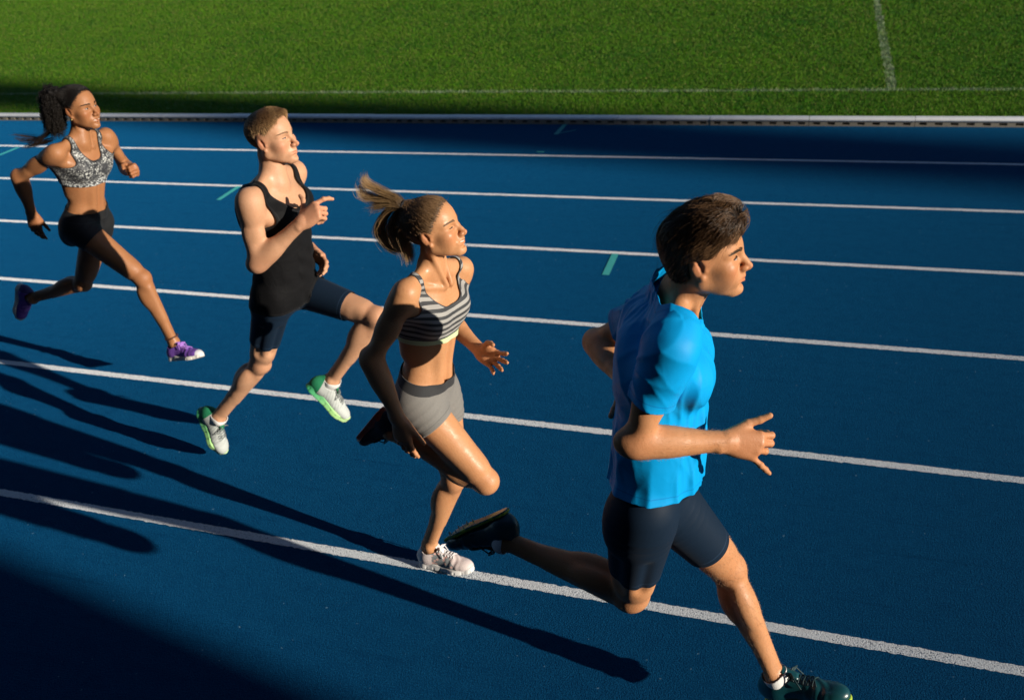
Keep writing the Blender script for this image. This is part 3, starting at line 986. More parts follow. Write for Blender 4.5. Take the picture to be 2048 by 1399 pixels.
# ------------------------------------------------------------------ shoes
def shoe(person, J, sd, st, s):
    k = 'r' if sd < 0 else 'l'
    hl, tip, an = J[k + 'heel'], J[k + 'toe'], J[k + 'ank']
    kn = J[k + 'kne']
    ln = np.linalg.norm(tip - hl); x = nrm(tip - hl)
    up = an - hl; z = nrm(up - (up @ x) * x); y = np.cross(z, x)
    Lw = st.get('len', 1.0) * s
    o = hl - x * .012 - z * st.get('drop', .028) + y * 0.0
    M = np.array([x, y, z])
    to = lambda V: o + (V * Lw) @ M
    ins = 1.0 if sd < 0 else -1.0              # towards the other foot, in local y
    th = st.get('sole', .026)
    def outline(X, Y):
        d = None
        for (a, b, r0, r1) in (((.040, 0), (.095, -.001 * ins), .034, .030), ((.095, -.001 * ins), (.195, .003 * ins), .030, .046), ((.195, .003 * ins), (.250, .008 * ins), .046, .031)):
            bx, by = b[0] - a[0], b[1] - a[1]
            t = np.clip(((X - a[0]) * bx + (Y - a[1]) * by) / (bx * bx + by * by), 0, 1)
            e = np.hypot(X - a[0] - t * bx, Y - a[1] - t * by) - (r0 + (r1 - r0) * t)
            d = e if d is None else smin(d, e, .02)
        return d
    # sole
    h = .0028
    F = Field((-.02, -.07, -.02), (.31, .07, .06), h)
    X, Y, Z = F.c[0][:, None, None], F.c[1][None, :, None], F.c[2][None, None, :]
    spring = 2.2 * np.maximum(0, X - .205) ** 2 + 1.2 * np.maximum(0, .02 - X) ** 2
    zz = Z - spring
    top = th + (.012 if st.get('spike') is None else .0) * np.clip((.12 - X) / .08, 0, 1)
    flare = .004 * np.clip((th * .7 - zz) / th, 0, 1)
    gro = .0022 * (np.abs(((X * 1.0) / .036) % 1 - .5) < .09) * (zz < th * .55)
    d2 = outline(X, Y) - flare + gro
    wave = .006 * np.sin((X - .03) * 30) * (st.get('spike') is None)
    F.D = smax(smax(d2, zz - top - wave * .5, .006), -zz, .006).astype(np.float32)
    V, Q = F.nets(); V = smooth_mesh(V, Q, 1); sole_loc = V
    # upper
    pr = [el((.048, 0, .050), I3, (.052, .034, .052), .02),
          rc((.050, 0, .052), (.175, .001 * ins, .040), .036, .034, .02),
          el((.200, .003 * ins, .034), I3, (.070, .043, .030), .02),
          el((.235, .006 * ins, .030), I3, (.042, .034, .024), .02),
          rc((.092, 0, .072), (.200, .0, .046), .029, .017, .02),
          rc((.055, 0, .055), (.062, 0, .120), .034, .037, .02)]
    F2 = Field((-.03, -.07, -.01), (.31, .07, .15), .0028)
    for q in pr:
        F2.add(q)
    X2, Y2, Z2 = F2.c[0][:, None, None], F2.c[1][None, :, None], F2.c[2][None, None, :]
    F2.D = F2.D + (.0011 * np.sin(X2 * 210 + 3 * np.sin(Y2 * 60)) * np.clip((X2 - .13) / .04, 0, 1) * np.clip((.235 - X2) / .03, 0, 1)).astype(np.float32)
    col = st.get('collar', .080)
    reg = lambda P: np.maximum(P[:, 2] - (col + 5.5 * (P[:, 0] - .058) ** 2 * np.where(P[:, 0] > .058, 1.0, 3.5)), (th - .006) - P[:, 2] + 2.2 * np.maximum(0, P[:, 0] - .205) ** 2)
    UV, UQ = sheet(F2, 0.0, reg)
    up_o = mesh_obj('shoe', to(UV), UQ, st['upper'], person, {"loc": UV, "side": UV[:, 1] * ins})
    so = up_o.modifiers.new("thickness", 'SOLIDIFY'); so.thickness = .003; so.offset = -1
    mesh_obj('sole', to(sole_loc), Q, st['sole_mat'], up_o, {"loc": sole_loc})
    def top_z(a, b):
        zs = np.linspace(.015, .13, 60)
        e = eval_points(pr, np.stack([np.full(60, a), np.full(60, b), zs], 1))
        ii = np.nonzero(e < 0)[0]
        return zs[ii[-1]] + .002 if len(ii) else .05
    # laces: rungs across the instep, then a bow
    paths = []
    xs = np.linspace(.112, .182, st.get('rungs', 6))
    for i, a in enumerate(xs):
        wq = .021 + .004 * i / 5
        for sgn in (1, -1):
            pts = []
            for u in np.linspace(-1, 1, 9):
                xx = a + .006 * u * sgn; yy = wq * u
                pts.append((xx, yy, top_z(xx, yy) + .0012))
            paths.append(pts)
    zt = top_z(.108, 0)
    for sgn in (1, -1):
        paths.append([(.110, 0, zt), (.118, sgn * .014, zt + .012), (.130, sgn * .030, zt + .008), (.124, sgn * .024, zt + .002), (.110, 0, zt + .002)])
        fl = st.get('flap', 0.0)
        paths.append([(.110, 0, zt), (.116 + .3 * fl, sgn * .012, zt + .008 + .4 * fl), (.126 + .5 * fl, sgn * (.028 - .2 * fl), zt + .004 + fl), (.142 + .5 * fl, sgn * (.036 - .3 * fl), top_z(.14, .03) + 1.5 * fl)])
    LV, LQ = tube([to(np.array(p_)) for p_ in paths], st.get('lace_r', .0024) * Lw, 6)
    mesh_obj('shoelace', LV, LQ, st['lace'], up_o)
    # tongue
    ts = np.linspace(0, 1, 7)
    TV = []; TQ = []
    for i, t in enumerate(ts):
        a = .135 - .050 * t
        zc = top_z(.125, 0) + .001 + (t * .032)
        for j, u in enumerate(np.linspace(-1, 1, 7)):
            TV.append((a + .002, u * (.017 + .004 * t), zc - .006 * u * u))
    for i in range(6):
        for j in range(6):
            TQ.append([i * 7 + j, i * 7 + j + 1, (i + 1) * 7 + j + 1, (i + 1) * 7 + j])
    to_ = mesh_obj('tongue', to(np.array(TV)), np.array(TQ), st['tongue'], up_o)
    so = to_.modifiers.new("thickness", 'SOLIDIFY'); so.thickness = .004
    if st.get('spike'):
        SV, SQ = [], []
        for (a, b) in ((.165, .03), (.165, -.03), (.195, .036), (.195, -.036), (.225, .026), (.225, -.026), (.25, 0)):
            zz0 = 2.2 * max(0, a - .205) ** 2
            SV.append([(a, b, zz0 + .001), (a, b, zz0 - .009)])
        V3, Q3 = tube([to(np.array(q)) for q in SV], np.array([.0035, .0014]) * Lw, 6)
        mesh_obj('spike', V3, Q3, st['spike'], up_o)['kind'] = 'stuff'
    return up_o

# ------------------------------------------------------------------ face details
def eye_parts(person, J, B, iris, lash, squint=0.5, brow=None, brow_w=1.0):
    hs = B['hs']; H = J['H']; o = J['hd']
    P = lambda f, l, u: o + (H[0] * f + H[1] * l + H[2] * u) * hs
    for sd in (-1, 1):
        c = P(.0692, sd * .0315, -.0005)
        # almond of the open eye lying on the ball
        nu, nv = 15, 7
        V, loc = [], []
        for i in range(nu):
            u = -1 + 2 * i / (nu - 1)
            for j in range(nv):
                v = -1 + 2 * j / (nv - 1)
                hh = (1 - u * u) ** 0.75 * (.0058 * squint if v > 0 else .0042 * squint)
                yy = u * .0128; zz = v * hh + .0009 * (u * u)
                ff = math.sqrt(max(1 - (yy / .0152) ** 2 - (zz / .0135) ** 2, .05)) * .01495
                V.append(c + (H[0] * ff + H[1] * (yy - sd * 0) + H[2] * zz) * hs); loc.append((yy + .0 * sd, zz, v))
        Q = np.array([[i * nv + j, (i + 1) * nv + j, (i + 1) * nv + j + 1, i * nv + j + 1] for i in range(nu - 1) for j in range(nv - 1)])
        mesh_obj('eye', V, Q, iris, person, {"loc": np.array(loc)})
        # lash line
        pts = []
        for u in np.linspace(-1.05, 1.05, 11):
            hh = max(1 - u * u, 0) ** 0.75 * .0058 * squint
            yy = u * .0132; zz = hh + .0009 * u * u
            ff = math.sqrt(max(1 - (yy / .0152) ** 2 - (zz / .0135) ** 2, .05)) * .0156
            pts.append(P(.0692 + ff, sd * .0315 + yy, -.0005 + zz))
        V2, Q2 = tube([pts], np.array([.0004] + [.0011] * 9 + [.0004]) * hs, 5)
        mesh_obj('eyelash', V2, Q2, lash, person)
        if sd > 0 and B.get('mouth_open', 0) > .005:
            u0 = -.0650 - B['mouth_open'] * .15
            pts = [P(.0905 - 12 * (l_ ** 2), l_, u0 + .15 * B.get('smile', 0) * abs(l_)) for l_ in np.linspace(-.019, .019, 11)]
            V3, Q3 = tube([pts], .0030 * hs, 6)
            mesh_obj('teeth', V3, Q3, M_TEETH, person)
        if brow is not None:
            n = 110; pth = np.zeros((n, 4, 3)); ra = np.zeros((n, 4))
            for i in range(n):
                t = rng.random(); th = (rng.random() - .5) * .0062 * (1 - .6 * t) * brow_w
                yy = .012 + t * .036; arch = .0045 * math.sin(math.pi * min(t * .75 + .1, 1))
                b0 = np.array([.0905 - .020 * t ** 1.6, sd * yy, .0185 + arch + th])
                dr = np.array([-.003 - .006 * t, sd * .007, .0025 - .003 * t]) + rng.normal(0, .0008, 3)
                for q in range(4):
                    c_ = b0 + dr * q / 3
                    pth[i, q] = P(*c_)
                ra[i] = np.array([.00045, .0005, .0004, .00015])
            # press the brow hairs onto the skin
            sk = J['skin_prims']
            for _ in range(3):
                f_ = pth.reshape(-1, 3); d = eval_points(sk, f_)
                e = 1e-4; g = np.stack([(eval_points(sk, f_ + np.eye(3)[i] * e) - d) / e for i in range(3)], 1)
                g /= np.linalg.norm(g, axis=1, keepdims=True) + 1e-9
                pth = (f_ - g * (d - .0012)[:, None]).reshape(pth.shape)
            hair_curves('eyebrow', pth, ra * hs, brow, person)

M_TEETH = None
def push_out(prims, P, gap):
    d = eval_points(prims, P, 0.2)
    e = 1e-4
    near = d < gap
    if near.any():
        Q = P[near]; d0 = d[near]
        g = np.stack([(eval_points(prims, Q + np.eye(3)[i] * e, 0.2) - d0) / e for i in range(3)], 1)
        g /= np.linalg.norm(g, axis=1, keepdims=True) + 1e-9
        P = P.copy(); P[near] = Q + g * (gap - d0)[:, None]
    return P

def stick(prims, P, lo, hi):
    """Keep points in the band lo..hi above a surface."""
    e = 1e-4
    d = eval_points(prims, P, 0.2)
    g = np.stack([(eval_points(prims, P + np.eye(3)[i] * e, 0.2) - d) / e for i in range(3)], 1)
    g /= np.linalg.norm(g, axis=1, keepdims=True) + 1e-9
    return P + g * (np.clip(d, lo, hi) - d)[:, None]

# ------------------------------------------------------------------ the body: one continuous surface
def build_body(name, J, B, T, skin, hands, label, h=.005, hf=.003):
    tp = torso_prims(J, B, T); hp = head_prims(J, B)
    lo, hi = bounds(tp + hp, .06)
    limbs = []
    for sd in (-1, 1):
        k = 'r' if sd < 0 else 'l'
        ap = arm_prims(J, B, sd); hd = hand_prims(J, B, sd, hands[0 if sd < 0 else 1])
        lp = leg_prims(J, B, sd, T)
        limbs.append((ap, hd, lp, sd))
    allp = tp + hp + sum([a + b + c for a, b, c, _ in limbs], [])
    lo, hi = bounds(allp, .012)
    H_o = J['hd']
    fine = [(H_o - .125, H_o + .13)]
    for a, hd, c, sd in limbs:
        l_, h_ = bounds(hd, .004); 
        if not J.get('hide' + ('r' if sd < 0 else 'l')):
            fine.append((l_, h_))
    F = Field(lo, hi, h, fine, hf)
    for p in tp:
        F.add(p)
    F.group(hp, J['hd'] + J['H'][2] * -.07 + J['H'][0] * -.05, .09, .026, .008)
    for a, hd, c, sd in limbs:
        k = 'r' if sd < 0 else 'l'
        F.group(c, J[k + 'hip'], .20, .05, .005)
    for a, hd, c, sd in limbs:
        k = 'r' if sd < 0 else 'l'
        F.group(a, J[k + 'sh'], .15, .045, .004)
        F.group(hd, J[k + 'wr'], .05, .014, .002)
    V, Q = F.nets(); V = smooth_mesh(V, Q, 1)
    # skin colour marks: lips, cheeks, ears, knees, elbows, finger tips
    L = (V - J['hd']) @ J['H'].T / B['hs']
    gau = lambda c, s_: np.exp(-(((L - np.array(c)) / np.array(s_)) ** 2).sum(1))
    red = 0.55 * (gau((.07, .045, -.03), (.03, .025, .025)) + gau((.07, -.045, -.03), (.03, .025, .025))) + .5 * gau((.108, 0, -.034), (.016, .02, .014))
    lip = np.clip(1.4 * (gau((.094, 0, -.068), (.012, .020, .0085))), 0, 1)
    red = red + .9 * lip + .6 * np.exp(-(((L - [-.008, -.078, 0]) / [.025, .015, .035]) ** 2).sum(1)) + .6 * np.exp(-(((L - [-.008, .078, 0]) / [.025, .015, .035]) ** 2).sum(1))
    for k in ('rkne', 'lkne', 'rel', 'lel'):
        red += .35 * np.exp(-((V - J[k]) ** 2).sum(1) / .055 ** 2)
    for k in ('rkn', 'lkn'):
        red += .4 * np.exp(-((V - J[k]) ** 2).sum(1) / .09 ** 2)
    dark = B.get('stubble', 0) * (np.exp(-(((L - [.03, -.055, -.075]) / [.05, .03, .035]) ** 2).sum(1)) + np.exp(-(((L - [.03, .055, -.075]) / [.05, .03, .035]) ** 2).sum(1)))
    base = np.array([T.pc[0], T.pc[1], 0.0])
    o = mesh_obj("person", V, Q, skin, None, {"red": np.clip(red, 0, 1), "dark": np.clip(dark, 0, 1)}, origin=base)
    o['label'] = label; o['category'] = 'person'; o['group'] = 'runners racing along the lanes'
    J['torso_prims'] = tp; J['head_prims'] = hp; J['limbs'] = limbs; J['skin_prims'] = hp
    print(name, 'body', len(V), round(time.time() - T0, 1))
    return o

def body_hair(person, J, segs, n, mat, length=.009, radius=.00013):
    """Short hairs lying along limbs; segs: (from, to, reach)."""
    org = np.array(parent_origin(person))
    co = np.empty(len(person.data.vertices) * 3, np.float32); person.data.vertices.foreach_get("co", co)
    no = np.empty(len(co), np.float32); person.data.vertices.foreach_get("normal", no)
    V = co.reshape(-1, 3).astype(float) + org; Nn = no.reshape(-1, 3).astype(float)
    P, D = [], []
    for a, b, reach in segs:
        ab = b - a; L_ = np.linalg.norm(ab); u = ab / L_
        t = (V - a) @ u
        q = np.linalg.norm(V - a - t[:, None] * u, axis=1)
        ii = np.nonzero((t > 0) & (t < L_) & (q < reach))[0]
        ii = rng.choice(ii, n // len(segs))
        P.append(ii); D.append(np.repeat(u[None], len(ii), 0))
    ii = np.concatenate(P); D = np.concatenate(D)
    d = D * .9 + Nn[ii] * .55 + rng.normal(0, .30, (len(ii), 3)); d /= np.linalg.norm(d, axis=1, keepdims=True)
    ln = rng.uniform(.5, 1.1, (len(ii), 1)) * length
    x = V[ii] + rng.normal(0, .0012, (len(ii), 3)); x1 = x + d * ln * .5; x2 = x1 + (d * .7 + D * .4) * ln * .5
    hair_curves("body_hair", np.stack([x, x1, x2], 1), np.repeat(np.array([[radius, radius, radius * .4]]), len(ii), 0), mat, person)

def garment_field(prims, groups, h, pad=.05):
    allp = prims + sum([g[0] for g in groups], [])
    lo, hi = bounds(allp, .04)
    F = Field(lo, hi, h)
    for p in prims:
        F.add(p, pad)
    for g in groups:
        F.group(*g, pad=pad)
    return F

def clip_field(F, V_lo, V_hi):
    b = F.box(V_lo, V_hi)
    G = Field.__new__(Field); G.c = [F.c[i][b[i]] for i in range(3)]; G.D = F.D[b].copy(); return G

def add_noise(F, fn):
    X, Y, Z = np.meshgrid(*F.c, indexing='ij')
    near = np.abs(F.D) < .05
    P = np.stack([X[near], Y[near], Z[near]], 1)
    F.D[near] += fn(P).astype(np.float32)

def garment(name, person, V, Q, mat, attrs, thick=.0025):
    o = mesh_obj(name, V, Q, mat, person, attrs)
    so = o.modifiers.new("thickness", 'SOLIDIFY'); so.thickness = thick; so.offset = 0.6
    return o

def arm_owner(T, J, B):
    pass

def joints(d):
    return {k: np.array(v, float) for k, v in d.items()}

def head_setup(J, hs, yaw, pitch, roll, at):
    """Head axes from yaw (left positive), pitch (up positive), roll; `at` = position of the near ear opening."""
    cy, sy, cp, sp = math.cos(yaw), math.sin(yaw), math.cos(pitch), math.sin(pitch)
    f = np.array([cy * cp, sy * cp, sp]); l = np.array([-sy, cy, 0]); u = np.cross(f, l)
    l2 = l * math.cos(roll) + u * math.sin(roll); u2 = np.cross(f, l2)
    J['H'] = np.array([f, l2, u2])
    J['hd'] = np.asarray(at) - (f * -.008 + l2 * -.078 + u2 * -.005) * hs
# ------------------------------------------------------------------ the four runners
R1 = joints(dict(ear=(-3.710, 3.646, 1.687), neck=(-3.730, 3.694, 1.516), rsh=(-3.769, 3.538, 1.506), lsh=(-3.762, 3.901, 1.490), rel=(-4.055, 3.517, 1.375), rwr=(-4.138, 3.582, 1.135), rkn=(-4.145, 3.576, 1.045), lel=(-3.850, 4.076, 1.243), lwr=(-3.658, 3.905, 1.301), lkn=(-3.578, 3.861, 1.311), rhip=(-3.893, 3.622, 1.057), lhip=(-3.900, 3.795, 1.016), rkne=(-3.601, 3.679, 0.730), rank=(-3.523, 3.689, 0.311), rtoe=(-3.300, 3.646, 0.278), rheel=(-3.558, 3.665, 0.225), lkne=(-4.135, 3.756, 0.626), lank=(-4.544, 3.722, 0.507), ltoe=(-4.699, 3.715, 0.342), lheel=(-4.595, 3.726, 0.588)))
R2 = joints(dict(ear=(-2.185, 3.089, 1.707), neck=(-2.184, 3.146, 1.526), rsh=(-2.207, 2.953, 1.512), lsh=(-2.243, 3.370, 1.496), rel=(-2.224, 2.930, 1.240), rwr=(-2.014, 3.000, 1.404), rkn=(-1.956, 3.030, 1.444), lel=(-2.400, 3.360, 1.260), lwr=(-2.226, 3.345, 1.135), lkn=(-2.176, 3.325, 1.104), rhip=(-2.294, 3.089, 1.010), lhip=(-2.296, 3.269, 0.960), rkne=(-2.491, 3.116, 0.603), rank=(-2.793, 3.071, 0.275), rtoe=(-2.828, 3.069, 0.039), rheel=(-2.883, 3.076, 0.313), lkne=(-1.861, 3.217, 0.861), lank=(-2.137, 3.165, 0.513), ltoe=(-2.108, 3.196, 0.278), lheel=(-2.227, 3.119, 0.519)))
R3 = joints(dict(ear=(-1.197, 2.474, 1.589), neck=(-1.216, 2.542, 1.435), rsh=(-1.257, 2.397, 1.429), lsh=(-1.196, 2.735, 1.368), rel=(-1.395, 2.330, 1.190), rwr=(-1.313, 2.300, 0.973), rkn=(-1.302, 2.285, 0.893), lel=(-1.330, 2.820, 1.120), lwr=(-1.133, 2.680, 1.054), lkn=(-1.075, 2.645, 1.049), rhip=(-1.323, 2.458, 0.945), lhip=(-1.299, 2.617, 0.890), rkne=(-1.079, 2.463, 0.611), rank=(-1.449, 2.463, 0.791), rtoe=(-1.621, 2.509, 0.675), rheel=(-1.458, 2.459, 0.871), lkne=(-1.284, 2.611, 0.477), lank=(-1.437, 2.599, 0.099), ltoe=(-1.235, 2.585, 0.033), lheel=(-1.483, 2.582, 0.027)))
R4 = joints(dict(ear=(-0.236, 1.920, 1.793), neck=(-0.284, 2.052, 1.657), rsh=(-0.277, 1.817, 1.644), lsh=(-0.362, 2.217, 1.540), rel=(-0.363, 1.780, 1.375), rwr=(-0.152, 1.880, 1.338), rkn=(-0.083, 1.900, 1.319), lel=(-0.596, 2.337, 1.332), lwr=(-0.437, 2.095, 1.332), lkn=(-0.402, 2.011, 1.365), rhip=(-0.362, 1.870, 1.086), lhip=(-0.342, 2.044, 0.996), rkne=(-0.420, 1.962, 0.670), rank=(-0.852, 2.034, 0.735), rtoe=(-1.078, 2.050, 0.672), rheel=(-0.838, 2.059, 0.827), lkne=(-0.151, 2.179, 0.633), lank=(0.027, 2.144, 0.222), ltoe=(0.268, 2.115, 0.227), lheel=(0.001, 2.132, 0.131)))
for J in (R1, R2, R3, R4):
    J['F'] = np.array([1.0, 0, 0])
B1 = dict(s=.97, fem=1, girth=1.0, arm=.88, leg=1.04, hs=.97, hand=.95, hip=.86, lips=1.35, nosew=1.10, mouth_open=.007)
B2 = dict(s=1.03, fem=0, girth=1.0, arm=.94, leg=.97, hs=.995, hip=.95, hand=1.0, nose=1.05)
B3 = dict(s=.945, fem=1, girth=1.0, arm=.88, leg=1.05, hs=.935, hip=.92, hand=.95, lips=1.0, mouth_open=.012, smile=2.0)
B4 = dict(s=1.045, fem=0, girth=.88, arm=.84, leg=1.10, hs=.945, hand=.93, nose=1.02, hip=.82, stubble=.55)
head_setup(R1, B1['hs'], 0.00, 0.06, 0.0, R1['ear'])
head_setup(R2, B2['hs'], 0.04, 0.12, 0.0, R2['ear'])
head_setup(R3, B3['hs'], 0.06, 0.26, 0.0, R3['ear'])
head_setup(R4, B4['hs'], 0.03, 0.085, 0.0, R4['ear'])
deg = math.radians
def curls(*c):
    return [[deg(a) for a in x] for x in c]
R1['pr'] = nrm((-.3, .95, .05)); R1['pl'] = nrm((-.45, -.85, -.1))
R2['pr'] = nrm((.25, .85, -.45)); R2['pl'] = nrm((-.2, -.9, -.2))
R3['pr'] = nrm((.1, .98, .05)); R3['pl'] = nrm((-.45, -.55, .60))
R4['pr'] = nrm((.1, .85, -.45)); R4['pl'] = nrm((.2, -.8, -.5))
for J in (R2, R4):
    J['hidel'] = True
relaxed = curls((18, 25, 15), (22, 28, 18), (26, 30, 18), (30, 30, 18))
fist = curls((65, 85, 45), (70, 88, 48), (72, 88, 48), (72, 85, 45))
HAND = {
 1: (dict(curl=curls((10, 18, 10), (16, 24, 14), (22, 26, 16), (26, 28, 16)), spread=.05, thumb=(.9, .38, .25)), dict(curl=fist, spread=.02, thumb=((.5, .5, .6), (.8, .0, .6), (.7, -.5, .4)))),
 2: (dict(curl=curls((20, 34, 18), (72, 88, 45), (75, 88, 48), (76, 86, 45)), spread=.03, thumb=((.45, .85, .2), (.30, .92, .15), (-.1, .98, .15))), dict(curl=relaxed, spread=.04, thumb=(.85, .45, .2))),
 3: (dict(curl=curls((8, 15, 8), (14, 18, 10), (18, 20, 12), (22, 24, 14)), spread=.07, thumb=(.82, .55, .1)), dict(curl=curls((14, 14, 8), (10, 12, 8), (8, 12, 8), (10, 14, 10)), spread=.19, thumb=((.6, .5, .55), (.85, .2, .45), (.9, .0, .4)))),
 4: (dict(curl=curls((32, 66, 40), (38, 68, 42), (42, 66, 40), (6, 10, 6)), spread=(.06, .0, -.08, -.62), thumb=((.72, .62, .1), (.86, .45, -.05), (.80, .55, -.1))), dict(curl=fist, spread=.02, thumb=(.7, .4, .5))),
}

def thigh_region(J, T, lim, waist, waist_drop=0.0):
    def reg(V):
        h = (V - T.pc) @ T.up
        f = (V - T.pc) @ T.axes(0)[0]
        d = []; pr = []
        for k in 'rl':
            a, b = J[k + 'hip'], J[k + 'kne']; ab = b - a; L_ = np.linalg.norm(ab)
            t = (V - a) @ (ab / L_)
            q = a + np.clip(t, 0, L_)[:, None] * (ab / L_)
            d.append(np.linalg.norm(V - q, axis=1)); pr.append(t - lim * L_)
        w_ = 1 / (1 + np.exp(np.clip((d[0] - d[1]) / .010, -30, 30)))
        near = pr[0] * w_ + pr[1] * (1 - w_)
        return np.maximum(h - waist + waist_drop * f, near)
    return reg

def shorts(person, J, B, T, lim, waist, off, mat, drop=0.0, fold=0.0):
    gr = []
    for ap, hd, lp, sd in J['limbs']:
        gr.append((lp[:9], J[('r' if sd < 0 else 'l') + 'hip'], .20, .05, .005))
    F = garment_field([p for p in J['torso_prims'] if p[3] > 0], gr, .0052)
    F = clip_field(F, np.minimum(J['rkne'], J['lkne']).clip(max=J['rhip'] - .25) - .06, np.maximum(np.maximum(J['rkne'], J['lkne']), T.P(.5)) + .25)
    if fold:
        def wr(P):
            out = np.zeros(len(P))
            for k in 'rl':
                a, b = J[k + 'hip'], J[k + 'kne']; ab = nrm(b - a)
                t = (P - a) @ ab; q = P - a - t[:, None] * ab
                r = np.linalg.norm(q, axis=1)
                m_ = np.exp(-((r - .07) / .05) ** 2)
                ph = t * 190 + (q @ J['F']) * 22 + 1.3 * np.sin(q @ T.lp * 40)
                out -= fold * np.maximum(0, np.sin(ph)) ** 3 * np.exp(-((t - .06) / .07) ** 2) * m_
            return out
        add_noise(F, wr)
    reg = thigh_region(J, T, lim, waist, drop)
    V, Q = sheet(F, off, reg)
    tc = T.coords(V)
    hem = []
    for k in 'rl':
        a, b = J[k + 'hip'], J[k + 'kne']; L_ = np.linalg.norm(b - a)
        hem.append((np.linalg.norm(V - (a + np.clip((V - a) @ ((b - a) / L_), 0, L_)[:, None] * ((b - a) / L_)), axis=1), lim * L_ - (V - a) @ ((b - a) / L_)))
    hm = np.where(hem[0][0] < hem[1][0], hem[0][1], hem[1][1])
    return garment('shorts', person, V, Q, mat, {"loc": tc, "rim": waist - drop * ((V - T.pc) @ T.axes(0)[0]) - tc[:, 2], "hem": hm})

def vest_region(T, hem, f_scoop, b_scoop, strap_in, strap_out, arm_h, vneck=0.0):
    L_ = T.len
    def reg(V):
        c = T.coords(V); f, l, h = c[:, 0], np.abs(c[:, 1]), c[:, 2]
        w_ = 1 / (1 + np.exp(-(f + .01) / .012))
        h0 = f_scoop * w_ + b_scoop * (1 - w_)
        nk = (h - h0 * L_) - np.minimum((l / strap_in) ** 3, 6) * .10 - vneck * 0
        nk = np.minimum(nk, .06) * .7
        wo = strap_out + .16 * (1 - 1 / (1 + np.exp(-(h / L_ - arm_h) / .022)))
        return np.maximum(np.maximum(hem - h, nk), l - wo)
    return reg

# ---- shared looks
M_TEETH = plain("teeth_white", (0.72, 0.68, 0.60), .3)
M_BLACK_LASH = plain("lash_dark", (0.02, 0.014, 0.012), 0.6)
def iris_material(name, iris):
    mt, nt, b = new_mat(name)
    x = sepxyz(nt, attr(nt, "loc"))
    r = mth(nt, 'POWER', mth(nt, 'ADD', mth(nt, 'POWER', mth(nt, 'ADD', x[0], -0.001), 2.0), mth(nt, 'POWER', x[1], 2.0)), 0.5)
    c = ramp(nt, mth(nt, 'MULTIPLY', r, 100.0), [(0.0, (0.01, 0.01, 0.01)), (0.22, (0.01, 0.01, 0.01)), (0.25, iris), (0.52, iris), (0.58, (0.40, 0.36, 0.34)), (1.0, (0.36, 0.31, 0.29))])
    nt.links.new(c, b.inputs["Base Color"]); b.inputs["Roughness"].default_value = 0.12
    return mt
M_WHITE_SOCK = cloth_material("sock_white", (0.78, 0.78, 0.77), .9, .2, 500, .4)

def sock(person, J, B, T, sd, top, mat):
    ap, hd, lp, _ = J['limbs'][0 if sd < 0 else 1]
    k = 'r' if sd < 0 else 'l'
    A, K = J[k + 'ank'], J[k + 'kne']; d = nrm(K - A)
    lo, hi = np.minimum(A, A + d * .1) - .09, np.maximum(A, A + d * .1) + .09
    F = Field(lo, hi, .0035)
    for p in lp:
        F.add(p)
    hl = J[k + 'heel']; x = nrm(J[k + 'toe'] - hl)
    reg = lambda V: np.maximum((V - A) @ d - top - .25 * ((V - A) @ x), -.055 - (V - A) @ d)
    V, Q = sheet(F, .0035, reg)
    return garment('sock', person, V, Q, mat, {}, .003)

